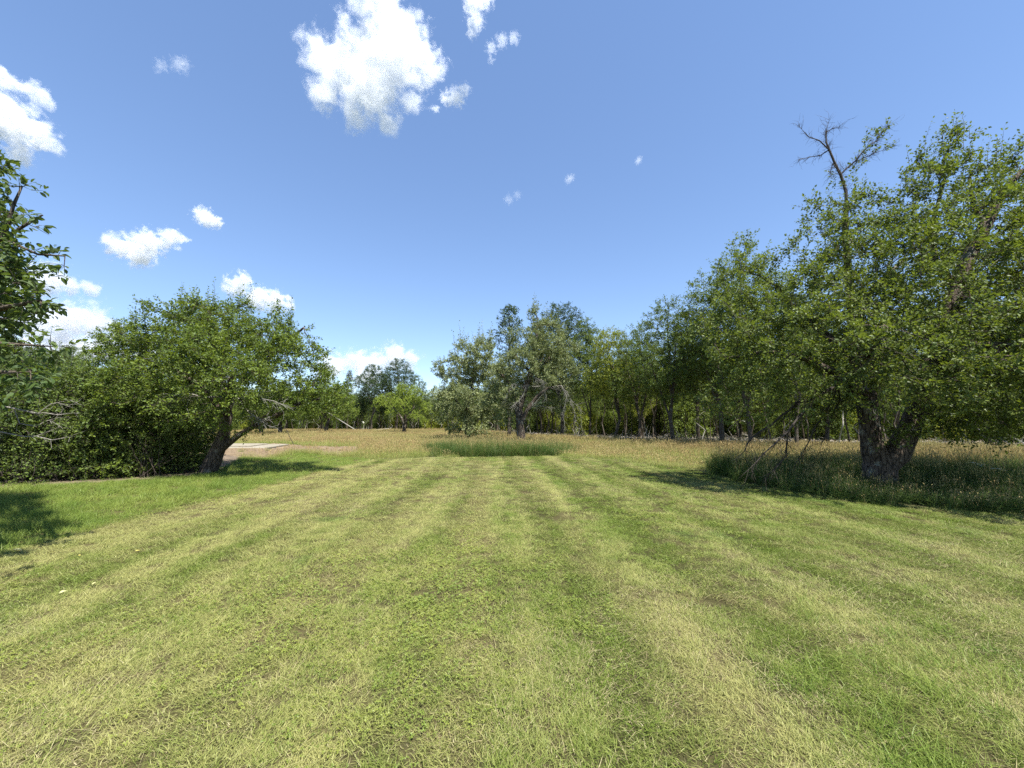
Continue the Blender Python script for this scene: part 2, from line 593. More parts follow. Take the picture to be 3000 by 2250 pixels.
class Foliage:
    """Collects twigs and leaves for one tree."""
    def __init__(self, rng, leaf=0.08, kind='small', droop=0.15, flat=0.6):
        self.rng, self.leaf, self.kind, self.droop, self.flat = rng, leaf, kind, droop, flat
        self.tw = []
        self.p, self.d, self.n, self.s, self.t = [], [], [], [], []

    def twigs(self, p0, dirs, lens, nleaf, r=0.004, curve=0.25, tintc=None, leaves=True, grow=1.0, start=0.15):
        rng = self.rng
        n = len(p0)
        if n == 0: return
        dirs = unit(dirs)
        bend = unit(dirs + rng.normal(size=(n, 3)) * curve)
        p1 = p0 + dirs * lens[:, None] * 0.5
        p2 = p1 + bend * lens[:, None] * 0.5
        self.tw.append((p0, p1, p2, np.full(n, r) if np.isscalar(r) else r))
        if not leaves: return
        if tintc is None: tintc = rng.random(n)
        for k in range(nleaf):
            f = start + (1.0 - start) * (k + rng.random(n)) / nleaf
            q = np.where((f < 0.5)[:, None], p0 + (p1 - p0) * (f * 2)[:, None], p1 + (p2 - p1) * (f * 2 - 1)[:, None])
            ax = np.where((f < 0.5)[:, None], dirs, bend)
            side = unit(np.cross(ax, rng.normal(size=(n, 3))))
            dd = unit(side + ax * (0.35 + 0.5 * f[:, None]) + rng.normal(size=(n, 3)) * 0.25 + np.array([0, 0, -self.droop]))
            nn = unit(np.array([0, 0, 1.0]) * self.flat + rng.normal(size=(n, 3)) * 0.45 + side * 0.15)
            sz = self.leaf * (0.45 + 0.85 * rng.random(n)) * grow * (1.0 - 0.25 * f)
            self.p.append(q + dd * 0.2 * self.leaf)
            self.d.append(dd); self.n.append(nn); self.s.append(sz)
            self.t.append(np.clip(0.42 * tintc + 0.45 * rng.random(n) + 0.13 * f, 0, 1))

    def arrays(self):
        return (np.concatenate(self.p), np.concatenate(self.d), np.concatenate(self.n), np.concatenate(self.s), np.concatenate(self.t))

    def twig_arrays(self):
        a = [np.concatenate(x) for x in zip(*self.tw)]
        return twig_tubes(*a)


def leafy(fo, pos, par, rad, rng, r_leaf, per_node, tl, nleaf, up=0.25, out=0.6, centre=None, skip=None, shoot=0, shoot_len=0.9, shoot_leaves=18, zmin=None, keepf=None):
    """Twigs with leaves on every thin node of a grown tree; upright water shoots from its top."""
    N = len(pos)
    idx = np.where((rad < r_leaf) & (par >= 0))[0]
    if skip is not None:
        idx = idx[~skip(pos[idx])]
    if zmin is not None: idx = idx[pos[idx, 2] > zmin]
    if centre is None: centre = pos.mean(0)
    rep = np.repeat(idx, int(math.ceil(per_node)))
    rep = rep[rng.random(len(rep)) < per_node / math.ceil(per_node)]
    if keepf is not None: rep = rep[rng.random(len(rep)) < keepf(pos[rep])]
    f = rng.random(len(rep))
    pp = pos[par[rep]]
    p0 = pp + (pos[rep] - pp) * f[:, None]
    ax = unit(pos[rep] - pp)
    o = unit(p0 - centre)
    d = unit(ax * 0.7 + o * out + rng.normal(size=(len(rep), 3)) * 0.6 + np.array([0, 0, up]))
    ln = tl * (0.5 + rng.random(len(rep)))
    cell = np.floor(p0 / 0.8).astype(int)
    h = (cell * np.array([73856093, 19349663, 83492791])).sum(1)
    tc = ((h % 1000) / 1000.0)
    cell2 = np.floor(p0 / 0.55 + 0.37).astype(int)
    h2 = (cell2 * np.array([12582917, 4256249, 741457])).sum(1) % 997 / 997.0
    kp = rng.random(len(p0)) < 0.25 + 1.1 * h2
    p0, d, ln, tc = p0[kp], d[kp], ln[kp], tc[kp]
    fo.twigs(p0, d, ln, nleaf, tintc=tc)
    if shoot:
        tips = idx
        sc = pos[tips, 2] + rng.random(len(tips)) * (pos[:, 2].max() - pos[:, 2].min()) * 0.35
        top = tips[np.argsort(-sc)[:shoot]]
        d = unit(np.array([0, 0, 1.0]) + unit(pos[top] - centre) * 0.25 + rng.normal(size=(len(top), 3)) * 0.12)
        ln = shoot_len * (0.5 + 0.8 * rng.random(len(top)))
        fo.twigs(pos[top], d, ln, shoot_leaves, r=0.006, curve=0.1, start=0.1)


def build_tree(name, root, trunk_arrays, fo, leafm, barkm, twigm=None, crown_name='crown', split=0, cam_pos=None, leaf_label=None):
    """trunk + crown (+ up to 'split' single leaves, those that show largest) under root. Arrays in root space."""
    V, F = trunk_arrays
    tm = np_mesh('trunk', V, [F], [barkm], smooth=True)
    tr = link('trunk', tm, root)
    p, d, n, s, t = fo.arrays()
    print('TREE', name, 'trunk faces', len(F), 'leaves', len(p))
    single = None
    if split:
        rl = np.array(root.location)
        q = p + rl - np.array([0, 0, CAM_H])
        dep = q[:, 1] * math.cos(TILT) + q[:, 2] * math.sin(TILT)
        zz = -q[:, 1] * math.sin(TILT) + q[:, 2] * math.cos(TILT)
        u = F_PX * q[:, 0] / dep + 1500
        v = 1125 - F_PX * zz / dep
        ok = (dep > 0.5) & (u > 5) & (u < 2995) & (v > 5) & (v < 2245)
        sc = np.where(ok, s / dep, 0)
        order = np.argsort(-sc)[:split]
        single = order[sc[order] > 0]
        keep = np.ones(len(p), bool)
        keep[single] = False
    else:
        keep = slice(None)
    LV, LF, nf = leaf_mesh_arrays(p[keep], d[keep], n[keep], s[keep], fo.kind)
    ltint = np.repeat(t[keep], nf)
    TV, TQ, TT = fo.twig_arrays()
    off = len(LV)
    V = np.concatenate([LV, TV])
    faces = LF + [TQ + off, TT + off]
    nl = sum(len(f) for f in LF)
    mi = np.concatenate([np.zeros(nl, int), np.ones(len(TQ) + len(TT), int)])
    at = np.concatenate([ltint, np.zeros(len(TQ) + len(TT))])
    cm = np_mesh(crown_name, V, faces, [leafm, twigm or BARK['twig']], mi, attrs={'tint': at})
    cr = link(crown_name, cm, root)
    if split:
        cr['kind'] = 'stuff'
        T, Fs, nf1 = LEAF_T[fo.kind]
        protos = [np_mesh('leaf', T, Fs, [leafm], attrs={'tint': np.full(nf1, 0.1 + 0.8 * k / 5)}) for k in range(6)]
        x, y, z = leaf_frames(p[single], d[single], n[single], s[single])
        for k, i in enumerate(single):
            o = bpy.data.objects.new('leaf', protos[int(t[i] * 5.99)])
            M = Matrix(((x[k][0], y[k][0], z[k][0], 0), (x[k][1], y[k][1], z[k][1], 0), (x[k][2], y[k][2], z[k][2], 0), (0, 0, 0, 1)))
            o.matrix_basis = Matrix.Translation(p[i]) @ M @ Matrix.Scale(float(s[i]), 4)
            o.parent = root
            COL.objects.link(o)
    return tr, cr


def copy_tree(root, loc, rz, scale=1.0, label=None, cat=None, group=None):
    r = root.copy()
    COL.objects.link(r)
    r.location = loc
    r.rotation_euler = (0, 0, rz)
    r.scale = (scale, scale, scale)
    if label: r['label'] = label
    if cat: r['category'] = cat
    if group: r['group'] = group
    elif 'group' in r and group == '': del r['group']
    for ch in root.children:
        c = ch.copy()
        COL.objects.link(c)
        c.parent = r
        for g in ch.children:
            d = g.copy()
            COL.objects.link(d)
            d.parent = c
    return r


def loc_blobs(blobs, root):
    """(px, py, d, r) photograph blobs -> spheres in the space of a tree standing at root."""
    b = np.array(root)
    return [(np.array(W(px, py, d)) - b, r) for (px, py, d, r) in blobs]

# ------------------------------------------------------------------ the trees one can point at
def rel(lines, root):
    b = np.array(root)
    out = []
    for pr, pts in lines:
        out.append((pr, [(np.array(W(px, py, d)) - b, r) for (px, py, d, r) in pts]))
    return out


def boughs(blobs, rng, k, f=0.46, spread=0.62, squash=0.8):
    """Breaks every big blob of a crown into k smaller boughs with gaps between them."""
    out = []
    for c, r in blobs:
        if r < 0.45:
            out.append((c, r)); continue
        u = unit(rng.normal(size=(k, 3)) * np.array([1, 1, .9]))
        for q in range(k):
            out.append((np.array(c) + u[q] * r * spread * rng.uniform(.55, 1.1), r * f * rng.uniform(.75, 1.15)))
    return out


def grow(lines, blobs, nattr, rng, step=0.28, di=2.4, dk=0.5, iters=60, r_tip=0.006, shell=0.45, trop=(0, 0, 0.05), maxn=7000, base=None, zmin=0.7):
    pos, par, mr = skeleton(lines)
    at = in_blobs(blobs, nattr, rng, shell)
    at = at[at[:, 2] > zmin]
    pos, par = colonize(pos, par, at, step, di, dk, iters, rng, trop, 0.2, maxn)
    rad, tips = tree_radii(par, r_tip, base or mr[0], mr)
    print('NODES', len(pos), 'skel', len(mr), 'tips', tips.sum(), 'thin', (rad < .022).sum())
    return pos, par, rad


def dead_part(name, lines, root_o, rng, mat, r_tw=0.006, ntw=60, ltw=0.3, droop=0.0, second=0.5, label=None):
    """A leafless branch : tubes along the lines and bare twigs on them; a part of the tree."""
    pos, par, mr = skeleton(lines)
    jit = rng.normal(size=pos.shape) * 0.02
    jit[0] = 0
    pos = pos + jit
    rad = mr
    V, F = tubes(pos, par, rad, rng)
    fo = Foliage(rng)
    idx = rng.integers(1, len(pos), ntw)
    idx = idx[par[idx] >= 0]
    f = rng.random(len(idx))[:, None]
    p0 = pos[par[idx]] * (1 - f) + pos[idx] * f
    ax = unit(pos[idx] - pos[par[idx]])
    d = unit(ax * 0.8 + rng.normal(size=(len(idx), 3)) * 0.6 + np.array([0, 0, -droop]))
    ln = ltw * (0.4 + rng.random(len(idx)))
    fo.twigs(p0, d, ln, 0, r=r_tw, leaves=False, curve=0.4)
    a = fo.tw[0]
    p2 = a[0] + (a[2] - a[0]) * rng.random(len(idx))[:, None]
    k = rng.random(len(idx)) < second
    d2 = unit(unit(a[2] - a[0]) + rng.normal(size=a[0].shape) * 0.6 + np.array([0, 0, -droop]))
    fo.twigs(p2[k], d2[k], ln[k] * 0.6, 0, r=r_tw * 0.6, leaves=False, curve=0.4)
    TV, TQ, TT = fo.twig_arrays()
    off = len(V)
    me = np_mesh(name, np.concatenate([V, TV]), [F, TQ + off, TT + off], [mat], smooth=True)
    o = link(name, me, root_o)
    if label: o['label'] = label
    return o


# --- the big old apple tree at the right
rng = np.random.default_rng(101)
R_A = G(2585, 1430)
dA = R_A.y
tA = tag(empty('apple_tree', R_A), 'huge old apple tree at the right with a thick forked trunk in tall grass', 'tree', 'old apple trees round the lawn')
lines = rel([
    (None, [(2585, 1452, dA, 0.44), (2583, 1425, dA, 0.36), (2580, 1370, dA, 0.31)]),
    ((0, 2), [(2560, 1320, dA, 0.24), (2550, 1250, dA, 0.22), (2540, 1180, dA, 0.20), (2530, 1080, dA + .1, 0.18), (2505, 950, dA + .2, 0.13), (2485, 800, dA + .3, 0.09), (2477, 700, dA + .3, 0.065), (2478, 600, dA + .3, 0.05)]),
    ((0, 2), [(2625, 1330, dA - .1, 0.24), (2668, 1240, dA - .1, 0.22), (2715, 1120, dA, 0.21), (2760, 980, dA, 0.185), (2805, 850, dA, 0.165), (2835, 760, dA, 0.15), (2885, 660, dA, 0.12), (2940, 560, dA, 0.085), (2995, 500, dA, 0.05)]),
    ((1, 2), [(2440, 1090, dA - .4, 0.10), (2360, 1050, dA - .6, 0.07), (2250, 1030, dA - .3, 0.05), (2130, 1050, dA, 0.03)]),
    ((1, 3), [(2420, 980, dA + .6, 0.09), (2300, 880, dA + .6, 0.06)]),
    ((1, 3), [(2560, 1000, dA - 1.2, 0.10), (2590, 960, dA - 2.2, 0.06)]),
    ((2, 2), [(2760, 1060, dA - 1.2, 0.11), (2850, 1010, dA - 2.0, 0.07), (2950, 1010, dA - 2.2, 0.05)]),
    ((2, 3), [(2880, 940, dA + .3, 0.10), (3020, 880, dA + .4, 0.07), (3150, 850, dA, 0.05)]),
    ((2, 4), [(2740, 760, dA + .2, 0.07), (2730, 660, dA + .2, 0.05), (2770, 520, dA, 0.03)]),
    ((2, 6), [(2850, 600, dA, 0.05), (2840, 520, dA, 0.035)]),
    ((1, 4), [(2560, 840, dA + 1.6, 0.07), (2650, 760, dA + 2.4, 0.05)]),
    ((2, 3), [(2700, 1000, dA + 1.6, 0.09), (2750, 950, dA + 2.6, 0.06)]),
], R_A)
bl = loc_blobs([(2195, 1020, 9.8, 1.25), (2165, 1110, 9.6, .95), (2280, 900, 9.8, 1.5), (2350, 1000, 8.9, 1.5), (2310, 1110, 9.0, 1.05),
                (2390, 780, 10, 1.6), (2480, 880, 9.2, 1.7), (2440, 660, 10, 1.0), (2600, 720, 9.8, 1.6), (2600, 900, 8.2, 1.5), (2560, 1050, 7.6, 1.0),
                (2750, 640, 9.6, 1.6), (2800, 480, 9.6, .9), (2900, 560, 9.6, 1.3), (2950, 800, 8.8, 1.8), (2750, 850, 8.2, 1.6), (2850, 1000, 7.7, 1.5),
                (2740, 1080, 7.7, 1.1), (2950, 1130, 7.7, 1.1), (3100, 900, 8.6, 2.1), (3180, 700, 9, 2.0), (3080, 1110, 8.2, 1.4), (2650, 1060, 7.5, .9),
                (2700, 960, 11.5, 1.8), (2500, 950, 11.4, 1.8), (2900, 900, 11.8, 2.2), (2880, 1180, 8.6, .9), (3060, 480, 9.6, 1.0), (2310, 1180, 9.2, .65), (2210, 1170, 9.4, .55), (2450, 1120, 8.7, .85), (2800, 1190, 10.2, 1.0), (2960, 1230, 9.4, .7), (3150, 1000, 6.5, 1.3), (3000, 960, 7.2, 1.3), (3260, 1100, 6.2, 1.3), (3100, 1150, 6.6, .8), (2900, 1080, 7.0, .9), (2130, 1185, 9.5, .55), (2260, 1205, 9.2, .5), (2380, 1165, 8.8, .65), (2490, 1100, 8.0, .65), (2570, 1130, 7.8, .55), (2650, 1135, 7.6, .5), (2760, 1180, 8, .65), (2860, 1235, 8.6, .55), (2960, 1255, 8.8, .55), (2430, 1190, 9.8, .5)], R_A)
pos, par, rad = grow(lines, boughs(bl, rng, 6, .5) + [(np.array(c), r) for c, r in (((.9, -1.3, 3.3), .9), ((.5, -1.0, 2.7), .55), ((1.3, -1.9, 4.3), 1.0), ((1.4, -1.2, 2.8), .6), ((.2, -1.6, 3.4), .7))], 9600, rng, step=0.21, di=2.0, dk=0.28, maxn=12000, r_tip=0.0045)
fo = Foliage(rng, leaf=0.088, kind='small', droop=0.15, flat=0.75)
LIMB = [np.array(W(px, py, dA)) - np.array(R_A) for px, py in ((2790, 880), (2835, 760), (2885, 660), (2940, 560))]


def off_limb(p):
    d = np.full(len(p), 9.0)
    for a, b in zip(LIMB[:-1], LIMB[1:]):      # the crown is thin along the bare upper limb, on its open side
        ab = b - a
        t = np.clip(((p[:, [0, 2]] - a[[0, 2]]) @ ab[[0, 2]]) / (ab[[0, 2]] @ ab[[0, 2]]), 0, 1)
        q = a + t[:, None] * ab
        k = np.hypot(p[:, 0] - q[:, 0] * (1 + (p[:, 1] - q[:, 1]) / R_A.y) - R_A.x * (p[:, 1] - q[:, 1]) / R_A.y, p[:, 2] - q[:, 2] - (q[:, 2] - CAM_H) * (p[:, 1] - q[:, 1]) / R_A.y)
        d = np.minimum(d, np.where(p[:, 1] < q[:, 1] + .1, k, 9.0))
    return np.clip(d * 2.2 - 0.25, 0.04, 1)


leafy(fo, pos, par, rad, rng, 0.022, 5.2, 0.32, 12, up=0.22, keepf=off_limb, centre=np.array([0, 0, 3.8]), shoot=70, shoot_len=0.75, shoot_leaves=16)
for px, py in ((2575, 402), (2560, 392), (2545, 405), (2600, 372), (2585, 388), (2560, 420), (2590, 440), (2540, 440), (2530, 455), (2505, 490), (2520, 480), (2490, 530), (2470, 540), (2440, 530)):
    c = np.array(W(px, py, dA + .3)) - np.array(R_A)
    k = 5
    fo.twigs(np.repeat(c[None], k, 0) + rng.normal(size=(k, 3)) * .05, rng.normal(size=(k, 3)) * .6 + np.array([.3, 0, .6]), rng.uniform(.12, .28, k), 7, r=.003)
build_tree('apple_tree', tA, tubes(pos, par, rad, rng, lumps=0.13), fo, LEAF['apple'], BARK['apple'], split=300)
dl = rel([
    (None, [(2480, 620, dA + .3, .045), (2478, 567, dA + .3, .04), (2466, 512, dA + .3, .034), (2434, 440, dA + .3, .026), (2420, 390, dA + .3, .016), (2423, 352, dA + .3, .006)]),
    ((0, 3), [(2400, 410, dA + .2, .014), (2371, 399, dA + .2, .011), (2339, 370, dA + .1, .005)]),
    ((0, 3), [(2400, 452, dA + .5, .013), (2375, 462, dA + .5, .010), (2340, 468, dA + .5, .005)]),
    ((0, 2), [(2502, 472, dA + .3, .018), (2533, 440, dA + .2, .014), (2570, 408, dA + .2, .010), (2606, 366, dA + .2, .004)]),
    ((3, 0), [(2530, 462, dA + .5, .012), (2565, 447, dA + .6, .009), (2624, 427, dA + .6, .004)]),
    ((0, 2), [(2438, 480, dA + .1, .012), (2432, 520, dA, .006)]),
    ((0, 4), [(2440, 375, dA + .3, .009), (2463, 372, dA + .3, .004)]),
], R_A)
dead_part('dead_branch', dl, tA, rng, BARK['twig'], r_tw=0.004, ntw=420, ltw=0.26, second=0.8, label='bare dead branch sticking up above the crown')
dl = rel([
    (None, [(2545, 1150, dA - .2, .06), (2460, 1120, dA - .8, .045), (2380, 1170, dA - 1.0, .032), (2310, 1260, dA - 1.1, .022), (2240, 1330, dA - 1.1, .013), (2185, 1388, dA - 1.1, .006)]),
    ((0, 2), [(2340, 1180, dA - .6, .03), (2260, 1240, dA - .6, .02), (2200, 1290, dA - .5, .013), (2148, 1348, dA - .5, .005)]),
    ((0, 3), [(2300, 1330, dA - .9, .016), (2270, 1372, dA - .9, .010), (2245, 1400, dA - .9, .004)]),
    ((0, 1), [(2420, 1200, dA - .5, .022), (2370, 1290, dA - .5, .014), (2330, 1360, dA - .5, .005)]),
    ((0, 1), [(2450, 1190, dA, .02), (2420, 1260, dA, .012), (2395, 1330, dA, .005)]),
], R_A)
dead_part('drooping_branch', dl, tA, rng, BARK['twig'], r_tw=0.006, ntw=260, ltw=0.5, droop=0.7, label='bare dark branch drooping into the tall grass')

# --- the apple tree at the left
rng = np.random.default_rng(202)
R_B = G(612, 1388)
dB = R_B.y
tB = tag(empty('apple_tree', R_B), 'round leaning apple tree at the left edge of the lawn beside the shrubs', 'tree', 'old apple trees round the lawn')
lines = rel([
    (None, [(604, 1400, dB, .30), (612, 1375, dB, .235), (632, 1330, dB, .20), (655, 1275, dB, .18)]),
    ((0, 3), [(664, 1220, dB, .16), (658, 1160, dB, .13), (640, 1080, dB, .10), (620, 980, dB + .1, .06), (612, 910, dB + .1, .03)]),
    ((0, 2), [(668, 1300, dB - .1, .10), (700, 1275, dB - .2, .085), (745, 1248, dB - .2, .07), (800, 1222, dB, .075), (870, 1185, dB, .055), (950, 1165, dB, .03)]),
    ((1, 0), [(600, 1140, dB - .3, .09), (520, 1090, dB - .4, .065), (430, 1060, dB - .3, .04), (350, 1060, dB - .2, .025)]),
    ((1, 0), [(668, 1150, dB - 1.0, .08), (675, 1110, dB - 2.0, .05)]),
    ((1, 1), [(740, 1090, dB + .2, .08), (830, 1010, dB + .2, .05), (890, 960, dB, .03)]),
    ((1, 0), [(690, 1140, dB + 1.4, .08), (720, 1090, dB + 2.2, .05)]),
    ((1, 1), [(600, 1090, dB + 1.4, .07), (560, 1050, dB + 2.2, .05)]),
], R_B)
bl = loc_blobs([(335, 1065, 12, .85), (300, 1130, 11.8, .7), (430, 1020, 12.3, 1.15), (520, 970, 12.5, 1.2), (620, 945, 12.5, 1.05), (600, 1050, 11.3, 1.3),
                (720, 985, 12.5, 1.2), (760, 1085, 11.6, 1.1), (850, 1055, 12.5, 1.2), (920, 1125, 12.5, 1.0), (975, 1180, 12.5, .65), (450, 1110, 11.4, 1.1),
                (360, 1150, 11.2, .85), (620, 1140, 11.0, .85), (500, 1180, 11.1, .85), (550, 1020, 14.2, 1.5), (750, 1040, 14.2, 1.5), (880, 1110, 13.8, 1.0),
                (650, 1000, 13.6, 1.4), (840, 1160, 12, .7), (700, 1180, 11.6, .6), (640, 1180, 11.0, .7), (560, 1205, 11, .65), (725, 1200, 11.4, .5), (680, 1130, 10.8, .8), (600, 1215, 11.6, .5), (900, 1190, 12.2, .5), (690, 1215, 11.2, .5), (760, 1215, 11.8, .5), (540, 1240, 11.4, .5), (620, 1235, 11.3, .4), (1000, 1140, 12.4, .5), (820, 960, 12.6, .7), (700, 910, 12.5, .6), (540, 900, 12.5, .5)], R_B)
pos, par, rad = grow(lines, boughs(bl, rng, 6, .5), 6500, rng, step=0.20, di=1.8, dk=0.27, maxn=8000, r_tip=0.0045)
fo = Foliage(rng, leaf=0.090, kind='small', droop=0.25, flat=0.7)
leafy(fo, pos, par, rad, rng, 0.020, 5.0, 0.30, 12, up=0.15, centre=np.array([0, 0, 2.6]), shoot=60, shoot_len=0.75, shoot_leaves=16,
      keepf=lambda p: np.clip(0.35 + (p[:, 2] - 1.5) * 0.45 + 0.8 * (np.hypot(p[:, 0], p[:, 1]) > 2.2), 0.30, 1))
build_tree('apple_tree', tB, tubes(pos, par, rad, rng, lumps=0.12), fo, LEAF['apple_bright'], BARK['apple'], split=300)
dl = rel([
    (None, [(660, 1165, dB - .4, .05), (700, 1170, dB - 1.0, .03), (760, 1165, dB - 1.3, .018), (830, 1185, dB - 1.4, .006)]),
    ((0, 0), [(600, 1165, dB - 1.1, .03), (545, 1150, dB - 1.6, .016), (500, 1165, dB - 1.7, .006)]),
    ((0, 1), [(735, 1215, dB - 1.1, .018), (790, 1250, dB - 1.1, .006)]),
    ((0, 0), [(650, 1130, dB - 1.3, .022), (655, 1110, dB - 1.8, .008)]),
], R_B)
dead_part('dead_branch', dl, tB, rng, BARK['dead'], r_tw=0.006, ntw=170, ltw=0.5, droop=0.1, label='grey leafless twigs under the crown')

# --- broad-leaved tree whose boughs reach in from the left
rng = np.random.default_rng(303)
R_D = Vector((-7.7, 5.1, 0))
tD = tag(empty('cherry_tree', R_D), 'near broad leaved tree whose leafy boughs reach in at the left edge of the view', 'tree')
lines = rel([
    (None, [(-290, 1600, 5.1, .20), (-280, 1300, 5.1, .16), (-270, 1000, 5.1, .13), (-260, 700, 5.1, .09), (-255, 450, 5.1, .05)]),
    ((0, 1), [(-150, 1150, 4.8, .05), (0, 1090, 4.6, .02), (90, 1090, 4.55, .008)]),
    ((0, 2), [(-120, 930, 4.9, .05), (20, 900, 4.75, .03), (120, 880, 4.7, .014)]),
    ((0, 2), [(-100, 1000, 4.8, .04), (60, 1010, 4.65, .016), (150, 1015, 4.6, .007)]),
    ((0, 3), [(-130, 720, 4.9, .05), (10, 700, 4.8, .03), (80, 655, 4.75, .018), (125, 630, 4.8, .008)]),
    ((4, 1), [(110, 745, 4.75, .014), (190, 750, 4.7, .008)]),
    ((4, 1), [(40, 600, 4.8, .018), (65, 545, 4.8, .01)]),
    ((0, 2), [(-420, 800, 4.3, .06), (-560, 600, 3.4, .04), (-640, 560, 2.9, .02)]),
], R_D)
bl = loc_blobs([(70, 580, 4.8, .17), (165, 585, 4.8, .07), (120, 640, 4.7, .22), (30, 660, 4.7, .28), (180, 650, 4.7, .09), (185, 750, 4.7, .08), (110, 745, 4.7, .14),
                (25, 800, 4.7, .30), (145, 850, 4.7, .18), (75, 900, 4.7, .26), (135, 950, 4.7, .13), (190, 1012, 4.6, .13), (60, 1000, 4.6, .30), (50, 1090, 4.5, .28),
                (130, 1115, 4.5, .16), (-190, 640, 4.9, .7), (-200, 850, 4.8, .85), (-330, 750, 5.2, 1.2), (-130, 1080, 4.7, .6), (-80, 520, 4.9, .22), (-450, 900, 5.3, 1.2), (-300, 450, 5.2, 1.0),
                (-250, 900, 6.3, 1.2), (-150, 700, 6.0, .8), (-20, 620, 4.9, .25), (100, 700, 4.9, .2), (20, 940, 4.8, .3), (100, 1040, 4.8, .25), (10, 1140, 4.6, .22), (90, 810, 4.9, .2), (110, 600, 4.85, .16), (50, 520, 4.9, .12), (150, 690, 4.75, .12), (60, 740, 4.8, .25), (180, 850, 4.7, .09), (120, 1010, 4.65, .14)], R_D)
bl += [(np.array(c) - np.array(R_D), r) for c, r in (((-4.15, 2.7, 3.9), .26), ((-4.5, 2.6, 3.8), .35), ((-5.0, 3.0, 3.9), .5), ((-5.8, 3.1, 3.7), .7))]
pos, par, rad = grow(lines, bl, 3200, rng, step=0.12, di=1.5, dk=0.16, maxn=5000, r_tip=0.003)
fo = Foliage(rng, leaf=0.105, kind='large', droop=0.35, flat=0.8)
leafy(fo, pos, par, rad, rng, 0.024, 2.1, 0.18, 8, up=0.05, centre=np.array([0, 0, 3.0]))
build_tree('cherry_tree', tD, tubes(pos, par, rad, rng, lumps=0.05), fo, LEAF['cherry'], BARK['wood'], split=300)

# --- the apple tree with hanging dead twigs in the middle
rng = np.random.default_rng(404)
R_E = G(1529, 1311)
dE = R_E.y
tE = tag(empty('apple_tree', R_E), 'lanky apple tree with hanging grey dead twigs in the middle beyond the lawn', 'tree', 'old apple trees round the lawn')
lines = rel([
    (None, [(1529, 1318, dE, .38), (1528, 1295, dE, .29), (1524, 1250, dE, .26), (1520, 1200, dE, .24)]),
    ((0, 3), [(1535, 1150, dE, .19), (1555, 1090, dE, .15), (1566, 1040, dE, .10), (1572, 980, dE, .08), (1574, 930, dE, .04)]),
    ((0, 3), [(1505, 1150, dE - .3, .11), (1482, 1110, dE - .4, .07), (1455, 1085, dE - .3, .06)]),
    ((0, 2), [(1545, 1200, dE - .2, .13), (1575, 1160, dE - .3, .10), (1608, 1135, dE - .3, .07), (1640, 1130, dE - .2, .04), (1662, 1150, dE, .03)]),
    ((1, 1), [(1600, 1060, dE + .4, .09), (1640, 1020, dE + .4, .06)]),
    ((1, 1), [(1520, 1060, dE + .4, .10), (1500, 1020, dE + .4, .06)]),
    ((1, 0), [(1560, 1100, dE + 1.4, .10), (1590, 1050, dE + 2.4, .06)]),
], R_E)
bl = loc_blobs([(1570, 985, 26, 1.35), (1605, 1030, 26, 1.5), (1525, 1025, 25.6, 1.35), (1640, 1065, 26, 1.1), (1485, 1075, 25.5, 1.15), (1560, 925, 26, .55), (1455, 1130, 25.6, .8),
                (1650, 990, 27, .8), (1585, 1050, 28, 1.7), (1505, 1090, 27.5, 1.4), (1655, 1130, 26.5, .8), (1440, 1180, 25.8, .7), (1540, 1080, 24.6, .8), (1575, 905, 26, .3), (1480, 1190, 26.6, .8), (1560, 1130, 27.8, 1.1), (1640, 1180, 27.6, .8), (1500, 1140, 25, .8), (1610, 1100, 25, .8), (1465, 1220, 26.2, .6), (1545, 1040, 24.8, .9), (1600, 980, 25.2, .9), (1685, 1090, 26.6, .7), (1680, 1030, 26.6, .7), (1620, 960, 26.4, .8), (1500, 985, 26.2, .8)], R_E)
pos, par, rad = grow(lines, boughs(bl, rng, 6, .52), 5000, rng, step=0.25, di=2.2, dk=0.34, maxn=6000, r_tip=0.006)
fo = Foliage(rng, leaf=0.13, kind='small', droop=0.1, flat=0.6)
leafy(fo, pos, par, rad, rng, 0.03, 4.6, 0.38, 12, up=0.3, centre=np.array([0.6, 0, 5.0]), shoot=45, shoot_len=1.1, shoot_leaves=16)
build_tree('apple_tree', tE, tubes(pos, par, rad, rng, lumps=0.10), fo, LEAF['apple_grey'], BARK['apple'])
dl = rel([
    (None, [(1608, 1135, dE - .5, .026), (1645, 1128, dE - .6, .018), (1668, 1165, dE - .6, .012), (1685, 1215, dE - .6, .012), (1690, 1270, dE - .6, .008)]),
    ((0, 1), [(1660, 1160, dE - 1.0, .03), (1650, 1210, dE - 1.0, .018), (1655, 1265, dE - 1.0, .006)]),
    ((0, 2), [(1700, 1200, dE - .3, .012), (1705, 1260, dE - .3, .006)]),
    ((0, 0), [(1560, 1190, dE - .6, .02), (1590, 1188, dE - .8, .022), (1620, 1198, dE - .8, .012)]),
    ((0, 0), [(1540, 1130, dE - 1.0, .018), (1500, 1125, dE - 1.4, .018), (1475, 1180, dE - 1.4, .008)]),
    ((4, 0), [(1530, 1165, dE - 1.3, .018), (1500, 1190, dE - 1.5, .008)]),
    ((4, 0), [(1550, 1100, dE - 1.2, .018), (1590, 1115, dE - 1.6, .018), (1600, 1170, dE - 1.6, .008)]),
], R_E)
dl = [(a, [(p, r * .5) for p, r in pts]) for a, pts in dl]
dead_part('dead_branch', dl, tE, rng, BARK['dead'], r_tw=0.0045, ntw=480, ltw=0.7, droop=0.7, label='grey dead branches hanging with bare twigs')

